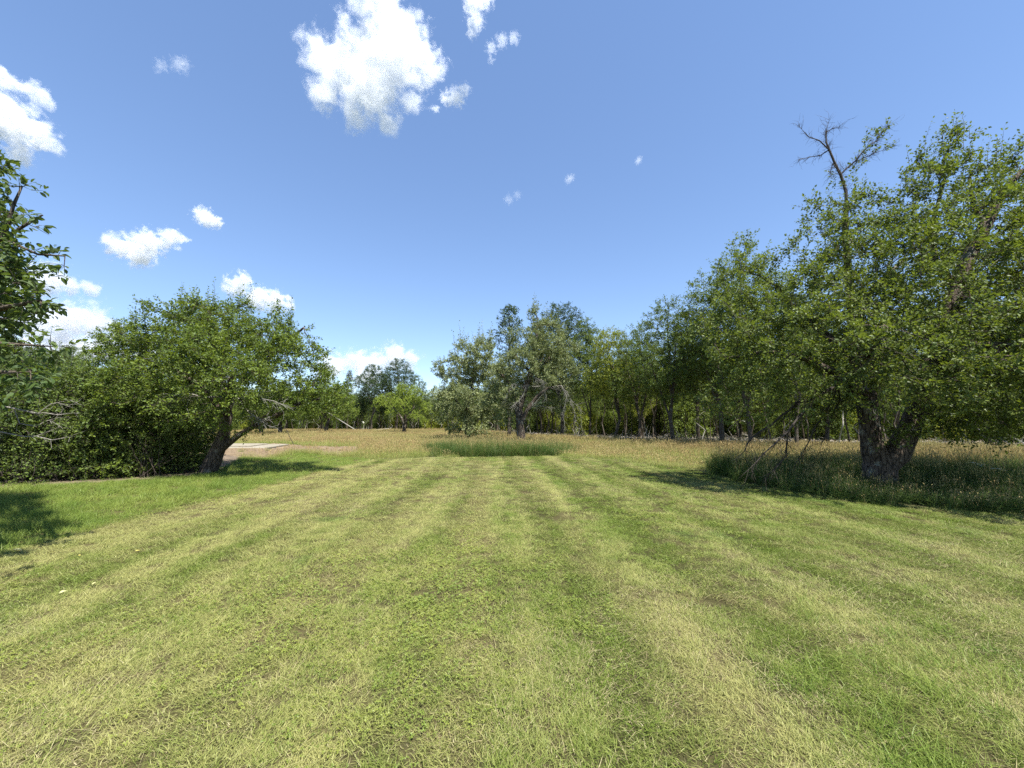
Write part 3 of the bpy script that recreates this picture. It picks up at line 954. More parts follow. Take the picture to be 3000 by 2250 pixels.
# --- its neighbour to the left and behind
rng = np.random.default_rng(505)
R_F = Vector((W(1372, 1240, 33).x, 33, 0))
tF = tag(empty('apple_tree', R_F), 'wide apple tree crown with upright shoots, left of and behind the lanky apple tree', 'tree', 'old apple trees round the lawn')
lines = rel([
    (None, [(1372, 1298, 33, .30), (1370, 1260, 33, .22), (1366, 1220, 33, .19)]),
    ((0, 2), [(1380, 1150, 33, .13), (1390, 1080, 33, .07), (1395, 1030, 33, .04)]),
    ((0, 2), [(1335, 1170, 33, .11), (1300, 1150, 33, .06)]),
    ((0, 2), [(1420, 1180, 32.6, .11), (1460, 1140, 32, .06)]),
    ((0, 2), [(1365, 1200, 31.4, .09), (1370, 1190, 30.4, .05)]),
], R_F)
bl = loc_blobs([(1385, 1060, 33, 2.0), (1440, 1095, 32.4, 1.8), (1330, 1110, 33, 1.8), (1305, 1170, 32.5, 1.4), (1380, 1175, 31.5, 1.8), (1450, 1180, 31.2, 1.4),
                (1290, 1225, 32.3, .8), (1420, 1020, 33.5, 1.1), (1360, 1228, 31.5, 1.0), (1372, 1258, 31, .8), (1330, 1252, 32, .8), (1415, 1254, 31.4, .8), (1350, 1030, 33.5, 1.0), (1380, 1110, 35, 2.0), (1430, 1230, 31.6, .8)], R_F)
pos, par, rad = grow(lines, boughs(bl, rng, 6, .52), 5000, rng, step=0.28, di=2.4, dk=0.38, maxn=6000, r_tip=0.007)
fo = Foliage(rng, leaf=0.16, kind='small', droop=0.1, flat=0.6)
leafy(fo, pos, par, rad, rng, 0.03, 3.6, 0.42, 12, up=0.2, centre=np.array([0, 0, 4.0]), shoot=50, shoot_len=1.4, shoot_leaves=18)
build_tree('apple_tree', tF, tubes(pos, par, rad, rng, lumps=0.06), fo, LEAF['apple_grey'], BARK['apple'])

# --- the pale lone tree far out in the meadow
rng = np.random.default_rng(606)
R_G = Vector((W(1183, 1240, 56).x, 56, 0))
tG = tag(empty('apple_tree', R_G), 'light green umbrella shaped tree alone at the far side of the meadow', 'tree', 'small trees out in the meadow')
lines = rel([
    (None, [(1182, 1278, 56, .30), (1184, 1258, 56, .24), (1186, 1245, 56, .2)]),
    ((0, 2), [(1175, 1222, 56, .14), (1150, 1190, 56, .07)]),
    ((0, 2), [(1192, 1222, 56, .13), (1215, 1190, 56, .07)]),
    ((0, 2), [(1184, 1215, 55, .1), (1182, 1190, 54, .06)]),
    ((0, 2), [(1186, 1205, 57, .1), (1190, 1170, 57.6, .06)]),
], R_G)
bl = loc_blobs([(1130, 1172, 56, 1.4), (1180, 1150, 56, 1.5), (1220, 1160, 56, 1.4), (1242, 1195, 56, 1.1), (1105, 1192, 56, .8), (1180, 1185, 54.4, 1.3),
                (1240, 1225, 55.4, .7), (1200, 1175, 58, 1.5), (1150, 1180, 58, 1.4), (1140, 1205, 55, .8), (1215, 1215, 55, .7)], R_G)
pos, par, rad = grow(lines, boughs(bl, rng, 6, .5), 3000, rng, step=0.30, di=2.2, dk=0.36, maxn=4000, r_tip=0.008)
fo = Foliage(rng, leaf=0.15, kind='small', droop=0.25, flat=1.1)
leafy(fo, pos, par, rad, rng, 0.035, 3.4, 0.45, 12, up=-0.05, centre=np.array([0, 0, 4.0]))
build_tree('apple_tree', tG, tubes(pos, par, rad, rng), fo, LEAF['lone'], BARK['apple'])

# --- three smaller orchard trees in the meadow behind the left apple tree
rng = np.random.default_rng(707)
o = empty('apple_tree', (W(955, 1240, 56).x, 56, 0))
lines = [(None, [((0, 0, -.2), .34), ((.1, 0, .9), .26), ((.35, 0, 1.9), .2)]), ((0, 2), [((-.8, 0, 3.2), .12), ((-1.6, .2, 4.2), .06)]), ((0, 2), [((1.2, 0, 3.0), .12), ((2.2, -.2, 4.0), .06)]),
         ((0, 2), [((.3, 1.2, 3.4), .1), ((.2, 1.8, 5), .05)]), ((0, 2), [((.3, -1.2, 3.2), .1), ((.4, -2, 4), .05)])]
bl = [(np.array(c, float), r) for c, r in [((-2, 0, 4.2), 1.7), ((0, .4, 5.6), 1.8), ((2, 0, 4.6), 1.8), ((3.2, 0, 3.2), 1.2), ((0, -1.8, 4), 1.7), ((1, 1.8, 4.4), 1.6), ((-3, 0, 3.0), 1.1), ((1.8, -1.4, 3.0), 1.1)]]
pos, par, rad = grow(lines, bl, 3000, rng, step=0.30, di=2.4, dk=0.38, maxn=4000, r_tip=0.008)
fo = Foliage(rng, leaf=0.15, kind='small', droop=0.2, flat=0.7)
leafy(fo, pos, par, rad, rng, 0.035, 3.2, 0.45, 12, up=0.1, centre=np.array([0, 0, 4.0]), shoot=20, shoot_len=1.0, shoot_leaves=14)
build_tree('apple_tree', o, tubes(pos, par, rad, rng), fo, LEAF['apple_bright'], BARK['apple'])
tag(o, 'far apple tree with a black trunk behind the right edge of the left apple tree', 'tree', 'small trees out in the meadow')
copy_tree(o, (W(822, 1240, 50).x, 50, 0), 2.1, 0.9, 'small far apple tree seen under the left apple tree, standing right of another')
copy_tree(o, (W(768, 1240, 47).x, 47, 0), 4.3, 0.85, 'small far apple tree with a double trunk seen beyond the pale slab')

# ------------------------------------------------------------------ the wood beyond the meadow
def forest_proto(name, seed, H, base, blobs, leafm, barkm, leaf=0.14, nattr=2600, per=3.0, nleaf=12, tl=0.5, wig=0.15, rbase=0.16, kind='small', fork=None, flat=0.6):
    rng = np.random.default_rng(seed)
    root = empty(name, (0, 0, 0))
    pts = [((0, 0, -0.2), rbase * 1.35), ((0, 0, 0.5), rbase)]
    n = 6
    for k in range(1, n + 1):
        z = 0.5 + (H * 0.86 - 0.5) * k / n
        pts.append(((rng.normal() * wig, rng.normal() * wig, z), rbase * (1 - 0.85 * k / n)))
    lines = [(None, pts)]
    if fork:
        for k, (dx, dy) in fork:
            q = np.array(pts[k][0])
            lines.append(((0, k), [(q + np.array([dx * .4, dy * .4, H * .14]), rbase * .55), (q + np.array([dx, dy, H * .36]), rbase * .25)]))
    bl = [(np.array(c, float), r) for c, r in blobs]
    pos, par, rad = grow(lines, bl, nattr, rng, step=0.34, di=2.6, dk=0.42, maxn=3000, r_tip=0.0065, base=rbase * 1.35)
    fo = Foliage(rng, leaf=leaf, kind=kind, droop=0.15, flat=flat)
    leafy(fo, pos, par, rad, rng, 0.035, per, tl, nleaf, up=0.15, centre=np.array([0, 0, H * 0.6]))
    build_tree(name, root, tubes(pos, par, rad, rng), fo, leafm, barkm)
    return root


def conifer_proto(name, seed, H, rw, leafm, z0=0.15, sparse=1.0, leaf=0.22):
    rng = np.random.default_rng(seed)
    root = empty(name, (0, 0, 0))
    n = int(H / 0.3)
    pos = [(0, 0, -.2)] + [(rng.normal() * .02, rng.normal() * .02, H * k / n) for k in range(1, n + 1)]
    pos = np.array(pos); par = np.arange(len(pos)) - 1
    rad = np.linspace(H * 0.014, 0.012, len(pos))
    V, F = tubes(pos, par, rad, rng)
    fo = Foliage(rng, leaf=leaf, kind='needle', droop=0.0, flat=0.3)
    zs = np.arange(H * z0, H - 0.12, 0.40)
    P, D, L = [], [], []
    for z in zs:
        f = (z - H * z0) / (H * (1 - z0))
        k = int(rng.integers(3, 6) * sparse + 0.5)
        a0 = rng.random() * 6.28
        for j in range(k):
            a = a0 + j * 6.28 / max(k, 1) + rng.normal() * 0.25
            ln = rw * (1 - f) ** 0.85 * (0.65 + 0.5 * rng.random()) + 0.15
            el = 0.15 + 0.5 * f + rng.normal() * 0.08
            P.append((0, 0, z)); D.append((math.cos(a) * math.cos(el), math.sin(a) * math.cos(el), math.sin(el))); L.append(ln)
    P, D, L = np.array(P, float), np.array(D), np.array(L)
    fo.twigs(P, D, L, 0, r=0.02, leaves=False, curve=0.1)
    a = fo.tw[0]
    for q in range(7):
        f = 0.12 + 0.88 * (q + rng.random(len(P))) / 7
        pp = P + (a[2] - P) * f[:, None]
        side = unit(np.cross(D, np.array([0, 0, 1.0])) * rng.choice([-1, 1], len(P))[:, None] + D * 0.9 + rng.normal(size=P.shape) * 0.25)
        fo.twigs(pp, side, 0.28 * L * (1.1 - f) + 0.22, 9, r=0.006, curve=0.1, start=0.1)
    build_tree(name, root, (V, F), fo, leafm, BARK['wood'])
    return root


PROTO = {}
PROTO['maple1'] = forest_proto('maple_tree', 1, 11, 4, [((0, 0, 8.6), 1.9), ((.4, .3, 6.6), 2.3), ((-1.6, .3, 6.0), 1.5), ((1.7, -.4, 5.6), 1.5), ((0, -1.4, 5.4), 1.5), ((0, 1.5, 5.6), 1.5), ((.2, 0, 10.2), .9), ((-.8, 0, 4.2), 1.2), ((1.2, .6, 7.8), 1.2)],
                               LEAF['maple'], BARK['wood'], fork=[(2, (1.2, .3)), (3, (-1.2, .4)), (3, (.3, -1.2))], rbase=.145)
PROTO['maple2'] = forest_proto('maple_tree', 2, 12, 4, [((0, 0, 9.6), 1.6), ((.9, .3, 7.8), 1.8), ((-1.0, -.3, 7.4), 1.8), ((.2, 1.2, 6.2), 1.7), ((0, -1.3, 6.2), 1.6), ((1.4, 0, 5.4), 1.2), ((-1.6, .5, 5.0), 1.2), ((0, .2, 11.2), .8)],
                               LEAF['maple'], BARK['wood'], fork=[(2, (-1.0, .6)), (3, (1.1, .2)), (4, (.2, -1))], rbase=.11)
PROTO['yellow'] = forest_proto('maple_tree', 3, 10, 4, [((0, 0, 7.6), 1.7), ((1.0, 0, 8.6), 1.1), ((-1.2, .2, 8.2), 1.0), ((1.2, .5, 6.2), 1.4), ((-1.2, -.5, 6.0), 1.4), ((0, 1.2, 5.2), 1.4), ((.3, -1.2, 5.0), 1.4)],
                               LEAF['yellow'], BARK['wood'], fork=[(2, (1.1, .3)), (3, (-1.1, .4))], rbase=.13)
PROTO['oak1'] = forest_proto('oak_tree', 4, 13, 5, [((0, 0, 11), 2.0), ((1.8, .3, 9.6), 1.8), ((-1.8, -.3, 9.4), 1.8), ((0, 1.8, 8.6), 1.8), ((0, -1.8, 8.6), 1.8), ((2.0, 0, 7.2), 1.3), ((-2.2, .5, 6.8), 1.3), ((0, 0, 7.5), 2)],
                             LEAF['oak'], BARK['wood'], fork=[(2, (1.6, .3)), (3, (-1.6, .4)), (3, (.2, 1.4))], rbase=.17, leaf=.16, per=3.2)
PROTO['pole1'] = forest_proto('slender_tree', 5, 9, 5, [((0, 0, 7.4), 1.1), ((.5, .2, 6.2), 1.0), ((-.6, 0, 5.4), .8), ((.3, -.6, 4.6), .7), ((0, .2, 8.6), .6)],
                              LEAF['maple'], BARK['wood'], nattr=900, rbase=.06, wig=.2, per=3)
PROTO['pole2'] = forest_proto('slender_tree', 6, 7, 5, [((0, 0, 5.8), .9), ((.4, .2, 4.6), .8), ((-.5, 0, 3.8), .6), ((.2, .5, 3.2), .5)],
                              LEAF['maple'], BARK['pale'], nattr=700, rbase=.045, wig=.25, per=2.6)
PROTO['pine'] = conifer_proto('pine_tree', 7, 13, 5.0, LEAF['pine'], 0.2, 1.0, 0.30)
PROTO['thin_pine'] = conifer_proto('pine_tree', 8, 11, 1.6, LEAF['grey_pine'], 0.3, 0.8, 0.24)
USED = set()


def plant(kind, x, y, rz=None, s=1.0, label=None, cat='tree', group=None):
    r = PROTO[kind]
    rz = random.random() * 6.28 if rz is None else rz
    if kind not in USED:
        USED.add(kind)
        r.location = (x, y, 0); r.rotation_euler = (0, 0, rz); r.scale = (s, s, s)
        tag(r, label, cat, group)
        return r
    o = copy_tree(r, (x, y, 0), rz, s, label, cat, group)
    if not group and 'group' in o: del o['group']
    return o


def at_px(kind, px, d, top_py, label, rz=None, group=None):
    """One tree at a place of the meadow's edge, sized by the height of its top."""
    H = {'maple1': 11, 'maple2': 12, 'yellow': 9.7, 'oak1': 13, 'pole1': 9.2, 'pole2': 6.8, 'pine': 13.2, 'thin_pine': 11.2}[kind]
    top = W(px, top_py, d)
    return plant(kind, top.x, d, rz, top.z / H, label, 'tree', group)


at_px('oak1', 1095, 76, 1068, 'smaller of the two dark oaks towering behind the pale lone tree', 0.4)
at_px('oak1', 1168, 78, 1052, 'taller round topped dark oak behind the pale lone tree', 2.6)
at_px('maple2', 1228, 74, 1100, 'tree right of the tall dark oaks, left of the wide apple crown', 1.0)
at_px('thin_pine', 1024, 80, 1080, 'thin grey pine left of the dark oaks, poking up behind the left apple tree', 0.2)
at_px('pine', 1492, 40, 890, 'dark pine spire rising behind the lanky apple tree', 0.9)
at_px('oak1', 1642, 41, 893, 'dark round topped tree behind the right side of the lanky apple tree', 1.9)
at_px('maple2', 1722, 38, 930, 'airy tree just right of the lanky apple tree', 0.3)
at_px('yellow', 1795, 33, 955, 'yellow green maple in the row right of the lanky apple tree', 1.3)
at_px('maple1', 1955, 26.5, 868, 'tall dark maple with a bare straight trunk at the edge of the wood', 2.2)
at_px('maple1', 1862, 31, 950, 'maple between the yellow green one and the tall dark maple', 5.0)
at_px('maple2', 2165, 22.5, 690, 'tallest tree of the wood, its crown against the sky left of the huge apple tree', 4.0)
at_px('maple1', 2090, 24.5, 790, 'second tallest maple, left shoulder of the tall crown beside the huge apple tree', 3.1)
at_px('oak1', 2030, 30, 920, 'dark tree filling the gap behind the tall maple with the bare trunk', 0.7)
at_px('maple2', 2300, 21, 800, 'broad maple hidden behind the left side of the huge apple tree', 1.6)
at_px('pine', 110, 27, 1005, 'dark evergreen rising behind the shrubs at the left', 1.1)
at_px('pine', 190, 30, 1030, 'lower dark evergreen right of another behind the shrubs at the left', 2.8)
at_px('oak1', 20, 30, 990, 'dark tree behind the shrubs and the leafy boughs at the left edge', 2.8)
at_px('oak1', 300, 34, 1080, 'dark tree mostly hidden behind the left side of the left apple tree', 4.8)

# the edge of the wood : from far left, across the back of the meadow, towards the near right
EDGE = np.array([(-62, 66), (-30, 76), (-14, 74), (-3, 62), (4, 44), (9, 34), (14, 28.5), (22, 25), (31, 20.5), (45, 15)])


def edge_y(x):
    return np.interp(x, EDGE[:, 0], EDGE[:, 1])


placed = [(o.location.x, o.location.y) for o in COL.objects if o.get('category') == 'tree']
rr = random.Random(42)
n_back = 0


def free(x, y, dmin):
    for (a, b) in placed:
        if (a - x) ** 2 + (b - y) ** 2 < dmin * dmin: return False
    return True


ZONES = [(-9999, 320, 'behind the thicket'), (320, 700, 'behind the round leaning apple'), (700, 940, 'beyond the pale slab'),
         (940, 1090, 'left of the pale lone tree'), (1090, 1270, 'behind the pale lone tree'), (1270, 1440, 'behind the wide apple crown'),
         (1440, 1560, 'behind the lanky apple trunk'), (1560, 1690, 'behind the hanging dead twigs'), (1690, 1790, 'right of the hanging dead twigs'), (1790, 1900, 'left of the bare trunked maple'),
         (1900, 2030, 'behind the bare trunked maple'), (2030, 2140, 'right of the bare trunked maple'),
         (2140, 2300, 'behind the drooping dead branch'), (2300, 2520, 'left of the huge forked trunk'), (2520, 2720, 'behind the huge forked trunk'),
         (2720, 2880, 'right of the huge forked trunk'), (2880, 9999, 'at the far right edge')]


def zone(x, y):
    px = 1500 + F_PX * x / y
    for a, b, t in ZONES:
        if a <= px < b: return t


WOOD_GROUP = 'trees of the wood behind the meadow'
POLE_GROUP = 'slender young trees along the edge of the wood'
tries = 0
n_tree = n_pole = 0
while n_tree < 165 and tries < 20000:
    tries += 1
    x = rr.uniform(-60, 46)
    dep = rr.uniform(0, 3.5) if rr.random() < (.24 if x < 3 else .14) else rr.uniform(10 if x < 3 else 15, 32)
    y = float(edge_y(x)) + 1.0 + dep
    if abs(x) > 1.36 * y + 3: continue
    if not free(x, y, 2.6): continue
    placed.append((x, y))
    far = x < 2
    k = rr.random()
    kind = ('oak1' if k < .35 else 'maple2' if k < .75 else 'maple1') if far else ('maple1' if k < .42 else 'maple2' if k < .82 else 'oak1' if k < .92 else 'yellow')
    s = rr.uniform(.55, .8) if far else rr.uniform(.62, .9)
    if kind == 'oak1': s *= 0.85
    plant(kind, x, y, None, s, 
          {'m': 'maple', 'o': 'dark oak', 'y': 'yellow green maple'}[kind[0]] + (' in the front row of the wood ' if dep < 4 else ' midway into the wood ' if dep < 11 else ' deep in the wood ' if dep < 20 else ' deepest in the wood ') + zone(x, y), 'tree', WOOD_GROUP)
    n_tree += 1
tries = 0
while n_pole < 150 and tries < 20000:
    tries += 1
    x = rr.uniform(-46, 40)
    y = float(edge_y(x)) + rr.random() ** 1.3 * 14 - 0.5
    if abs(x) > 1.33 * y + 2: continue
    if not free(x, y, 0.9): continue
    placed.append((x, y))
    pale = rr.random() < (0.55 if x < 2 else 0.3)
    plant('pole2' if pale else 'pole1', x, y, None, rr.uniform(.6, 1.05),
          ('thin pale stemmed young tree ' if pale else 'thin dark stemmed young tree ') + zone(x, y), 'tree', POLE_GROUP + (' with pale stems' if pale else ' with dark stems'))
    n_pole += 1

# ------------------------------------------------------------------ the ground
def inside(poly, x, y):
    x = np.asarray(x, float); y = np.asarray(y, float)
    r = np.zeros(x.shape, bool)
    n = len(poly)
    for i in range(n):
        x1, y1 = poly[i]; x2, y2 = poly[(i + 1) % n]
        if y1 == y2: continue
        c = ((y1 > y) != (y2 > y)) & (x < (x2 - x1) * (y - y1) / (y2 - y1) + x1)
        r ^= c
    return r


def gpoly(pts):
    return [tuple(G(px, py))[:2] for px, py in pts]


LAWN = gpoly([(1090, 1347), (1300, 1341), (1600, 1337), (1700, 1342), (1830, 1353), (2040, 1378), (2180, 1415), (2300, 1440), (2440, 1462), (2600, 1482), (2800, 1494), (3000, 1504), (3300, 1518)]) + \
       [(22, 5.5), (22, -14), (-34, -14), (-34, 7.2)] + gpoly([(-160, 1432), (0, 1428), (200, 1415), (350, 1405), (500, 1395), (640, 1375), (660, 1345), (700, 1342), (790, 1346), (880, 1330), (960, 1338), (1040, 1342)])
DIRT = gpoly([(540, 1330), (640, 1331), (700, 1339), (790, 1344), (850, 1327), (900, 1327), (960, 1334), (1010, 1336), (1045, 1330), (1066, 1317), (1050, 1312), (980, 1313), (900, 1309), (860, 1304), (650, 1303), (520, 1310)])
SLAB = [(-19.5, 23.2), (-14.3, 23.2), (-15.3, 27.6), (-20.5, 27.6)]
SHRUB_BED = gpoly([(-160, 1436), (0, 1432), (200, 1421), (350, 1411), (500, 1402), (600, 1392), (640, 1380)]) + [(-13, 20), (-34, 22), (-34, 9)]
MOW_X = -6.15


def fbm2(x, y, seed=0):
    r = np.random.default_rng(seed)
    v = 0
    for k in range(5):
        f = 0.35 * 1.9 ** k
        a, b, c, d = r.random(4) * 6.28
        v = v + (np.sin(x * f * math.cos(a) + y * f * math.sin(a) + b) * np.sin(x * f * math.cos(c) - y * f * math.sin(c) + d)) / 1.6 ** k
    return v


def sheet(name, poly, z, mat, bump=0.0):
    import bmesh
    bm = bmesh.new()
    vs = [bm.verts.new((x, y, z)) for x, y in poly]
    f = bm.faces.new(vs)
    bmesh.ops.triangulate(bm, faces=[f])
    me = bpy.data.meshes.new(name)
    bm.to_mesh(me); bm.free()
    me.materials.append(mat)
    return link(name, me)


def earth_material(name, cols, scale, bump=0.3, dist=0.02):
    m = bpy.data.materials.new(name)
    t = NT(m)
    p = t.n('ShaderNodeNewGeometry').outputs['Position']
    n1 = t.noise(p, scale, 8.0, 0.65)
    n2 = t.noise(p, scale * 7, 5.0, 0.7)
    c = t.mix(t.ramp(n1, 0.35, 0.65), cols[0], cols[1])
    c = t.mix(t.ramp(n2, 0.45, 0.7), c, cols[2])
    b = t.n('ShaderNodeBsdfPrincipled', ins={'Base Color': c, 'Roughness': 0.95, 'Specular IOR Level': 0.1})
    bp = t.n('ShaderNodeBump', ins={'Strength': bump, 'Distance': dist, 'Height': n2})
    t.link(bp.outputs[0], b.inputs['Normal'])
    t.link(b.outputs[0], t.out.inputs['Surface'])
    return m


def lawn_colours(t, green, straw, brown, lush):
    """Patchy lawn colour: dry streaks along the mowing direction, brown thatch, lush patches (all fixed to the ground)."""
    p = t.n('ShaderNodeNewGeometry').outputs['Position']
    rnd = t.n('ShaderNodeObjectInfo').outputs['Random']
    st = t.n('ShaderNodeMapping', ins={'Vector': p, 'Rotation': (0, 0, 0.07), 'Scale': (1.0, 0.06, 1.0)}).outputs[0]
    n_st = t.noise(st, 1.25, 3.0, 0.55)
    n_big = t.noise(p, 0.30, 4.0, 0.6)
    n_mid = t.noise(p, 1.3, 4.0, 0.6)
    n_sm = t.noise(p, 9.0, 3.0, 0.6)
    f = t.math('MULTIPLY_ADD', n_st, 1.1, t.math('MULTIPLY', n_big, 0.7))
    f = t.math('ADD', f, t.math('MULTIPLY_ADD', n_mid, 0.5, t.math('MULTIPLY', n_sm, 0.25)))
    f = t.math('ADD', f, t.math('MULTIPLY_ADD', rnd, 0.34, -0.17))
    sx = t.n('ShaderNodeSeparateXYZ', ins={0: p})
    right = t.math('MULTIPLY_ADD', sx.outputs['X'], -0.022, 0.0)
    f = t.math('ADD', f, right)
    s1 = t.math('MULTIPLY_ADD', sx.outputs['Y'], 0.06, sx.outputs['X'])
    s1 = t.math('MULTIPLY_ADD', t.noise(p, 0.9, 2.0, 0.5), 0.45, s1)
    wave = t.math('SINE', t.math('MULTIPLY', s1, 2 * math.pi / 1.3))
    wave2 = t.math('POWER', t.math('ABSOLUTE', t.math('SINE', t.math('MULTIPLY', s1, math.pi / 0.65))), 6.0)
    f = t.math('ADD', f, t.math('MULTIPLY_ADD', wave, 0.05, t.math('MULTIPLY', wave2, -0.03)))
    dry = t.ramp(f, 0.97, 1.50)
    c = t.mix(dry, green, straw)
    br = t.ramp(t.math('MULTIPLY_ADD', rnd, 0.12, t.noise(p, 0.85, 5.0, 0.65)), 0.63, 0.78)
    c = t.mix(t.math('MULTIPLY', br, 0.75), c, brown)
    lu = t.ramp(t.noise(p, 0.55, 4.0, 0.6), 0.58, 0.70)
    c = t.mix(t.math('MULTIPLY', lu, 0.6), c, lush)
    return c, rnd


def blade_material(name, colfn, trans=0.35, gloss=0.12):
    m = bpy.data.materials.new(name)
    t = NT(m)
    c = colfn(t)
    d = t.n('ShaderNodeBsdfDiffuse', ins={'Color': c})
    tr = t.n('ShaderNodeBsdfTranslucent', ins={'Color': c})
    mx = t.n('ShaderNodeMixShader', ins={0: trans, 1: d.outputs[0], 2: tr.outputs[0]})
    g = t.n('ShaderNodeBsdfGlossy', ins={'Color': (1, 1, 0.95, 1), 'Roughness': 0.45})
    lw = t.n('ShaderNodeLayerWeight', ins={'Blend': 0.5})
    gf = t.math('MULTIPLY_ADD', t.math('POWER', lw.outputs['Facing'], 4.0), gloss, 0.012)
    mx2 = t.n('ShaderNodeMixShader', ins={0: gf, 1: mx.outputs[0], 2: g.outputs[0]})
    t.link(mx2.outputs[0], t.out.inputs['Surface'])
    return m


def col_lawn(t):
    c, r = lawn_colours(t, (0.160, 0.218, 0.034), (0.365, 0.355, 0.125), (0.235, 0.195, 0.082), (0.110, 0.190, 0.032))
    return c


def col_long(t):
    p = t.n('ShaderNodeNewGeometry').outputs['Position']
    r = t.n('ShaderNodeObjectInfo').outputs['Random']
    n = t.noise(p, 0.8, 4.0, 0.6)
    f = t.ramp(t.math('MULTIPLY_ADD', r, 0.3, n), 0.35, 0.95)
    return t.mix(f, (0.140, 0.215, 0.034), (0.250, 0.300, 0.060))


def col_clover(t):
    p = t.n('ShaderNodeNewGeometry').outputs['Position']
    r = t.n('ShaderNodeObjectInfo').outputs['Random']
    return t.mix(r, (0.145, 0.205, 0.034), (0.255, 0.285, 0.055))


def col_meadow(t):
    p = t.n('ShaderNodeNewGeometry').outputs['Position']
    r = t.n('ShaderNodeObjectInfo').outputs['Random']
    n = t.noise(p, 0.22, 4.0, 0.6)
    f = t.ramp(t.math('MULTIPLY_ADD', r, 0.35, n), 0.35, 0.95)
    return t.mix(f, (0.200, 0.260, 0.050), (0.360, 0.370, 0.115))


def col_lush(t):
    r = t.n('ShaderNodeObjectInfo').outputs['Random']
    return t.mix(r, (0.050, 0.100, 0.021), (0.115, 0.170, 0.034))  # lush grass's own dark green, deepened in place of shade by the trees


def col_seed(t):
    p = t.n('ShaderNodeNewGeometry').outputs['Position']
    r = t.n('ShaderNodeObjectInfo').outputs['Random']
    n = t.noise(p, 0.12, 3.0, 0.6)
    f = t.ramp(t.math('MULTIPLY_ADD', r, 0.3, n), 0.40, 0.90)
    return t.mix(f, (0.395, 0.345, 0.135), (0.400, 0.280, 0.132))


def col_straw(t):
    r = t.n('ShaderNodeObjectInfo').outputs['Random']
    return t.mix(r, (0.430, 0.390, 0.200), (0.330, 0.270, 0.140))


M_LAWN = blade_material('lawn_blade', col_lawn)
M_LONG = blade_material('long_lawn_blade', col_long, 0.4)
M_CLOVER = blade_material('clover_leaf', col_clover, 0.35, 0.08)
M_MEADOW = blade_material('meadow_blade', col_meadow, 0.4)
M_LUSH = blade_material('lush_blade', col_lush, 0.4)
M_SEED = blade_material('seed_head', col_seed, 0.3, 0.05)
M_STRAW = blade_material('dry_straw', col_straw, 0.3, 0.05)

M_THATCH = bpy.data.materials.new('lawn_thatch')
_t = NT(M_THATCH)
_c, _ = lawn_colours(_t, (0.045, 0.044, 0.018), (0.100, 0.084, 0.040), (0.070, 0.052, 0.030), (0.032, 0.042, 0.014))
_p = _t.n('ShaderNodeNewGeometry').outputs['Position']
_nz = _t.noise(_p, 60.0, 4.0, 0.7)
_b = _t.n('ShaderNodeBsdfDiffuse', ins={'Color': _c})
_bp = _t.n('ShaderNodeBump', ins={'Strength': 0.6, 'Distance': 0.02, 'Height': _nz})
_t.link(_bp.outputs[0], _b.inputs['Normal'])
_t.link(_b.outputs[0], _t.out.inputs['Surface'])

M_LITTER = earth_material('leaf_litter', ((0.230, 0.185, 0.130), (0.340, 0.285, 0.210), (0.150, 0.125, 0.075)), 0.9)
M_MEADOW_SOIL = earth_material('meadow_floor', ((0.085, 0.090, 0.034), (0.130, 0.120, 0.050), (0.075, 0.070, 0.035)), 1.2)
M_BED = earth_material('shrub_bed_soil', ((0.110, 0.085, 0.060), (0.210, 0.160, 0.110), (0.070, 0.060, 0.045)), 2.0)
M_DIRT = earth_material('bare_pink_soil', ((0.155, 0.112, 0.070), (0.215, 0.162, 0.104), (0.095, 0.068, 0.042)), 1.4, 0.8, 0.06)

M_FAR = earth_material('far_ground', ((0.050, 0.065, 0.026), (0.075, 0.080, 0.035), (0.040, 0.045, 0.022)), 0.2)
g = sheet('ground', [(-4000, -4000), (4000, -4000), (4000, 9000), (-4000, 9000)], 0.0, M_FAR)
g['kind'] = 'structure'
g = sheet('wood_floor', [(-64, 60), (-30, 70), (-14, 68), (-3, 57), (4, 40), (9, 31), (14, 26), (22, 22.5), (31, 18), (45, 12), (80, 12), (80, 60), (30, 90), (-70, 130)], 0.002, M_LITTER)
g['kind'] = 'structure'
meadow_poly = [(-60, 20), (-32, 14)] + [(-34, 9), (-34, 7.2), (-34, 5), (22, 5), (45, 8), (45, 15.5), (31, 21), (22, 25.5), (14, 29), (9, 34.5), (4, 44.5), (-3, 62.5), (-14, 74.5), (-30, 76.5), (-62, 66.5)]
g = sheet('meadow', meadow_poly, 0.004, M_MEADOW_SOIL)
g['kind'] = 'structure'
g = sheet('lawn', LAWN, 0.008, M_THATCH)
g['kind'] = 'structure'
g = sheet('shrub_bed', SHRUB_BED, 0.012, M_BED)
g['kind'] = 'structure'

# bare soil heaped round the slab
nx, ny = 110, 60
xs = np.linspace(-24, -6.5, nx); ys = np.linspace(16.5, 29, ny)
gx, gy = np.meshgrid(xs, ys)
ins = inside(DIRT, gx, gy).astype(float)
k = ins.copy()
for _ in range(3):
    k[1:-1, 1:-1] = (k[1:-1, 1:-1] * 2 + k[:-2, 1:-1] + k[2:, 1:-1] + k[1:-1, :-2] + k[1:-1, 2:]) / 6
rz = np.random.default_rng(5)
gz = k * (0.06 + 0.045 * fbm2(gx * 3, gy * 3, 3) + 0.035 * rz.normal(size=gx.shape)) - 0.10 * (1 - np.clip(k * 2, 0, 1))
vid = np.arange(nx * ny).reshape(ny, nx)
q = np.stack([vid[:-1, :-1], vid[:-1, 1:], vid[1:, 1:], vid[1:, :-1]], -1).reshape(-1, 4)
kk = k.ravel()
q = q[kk[q].max(1) > 0.05]
me = np_mesh('bare_soil', np.stack([gx, gy, gz], -1).reshape(-1, 3), [q], [M_DIRT], smooth=False)
o = link('bare_soil', me)
o['kind'] = 'structure'

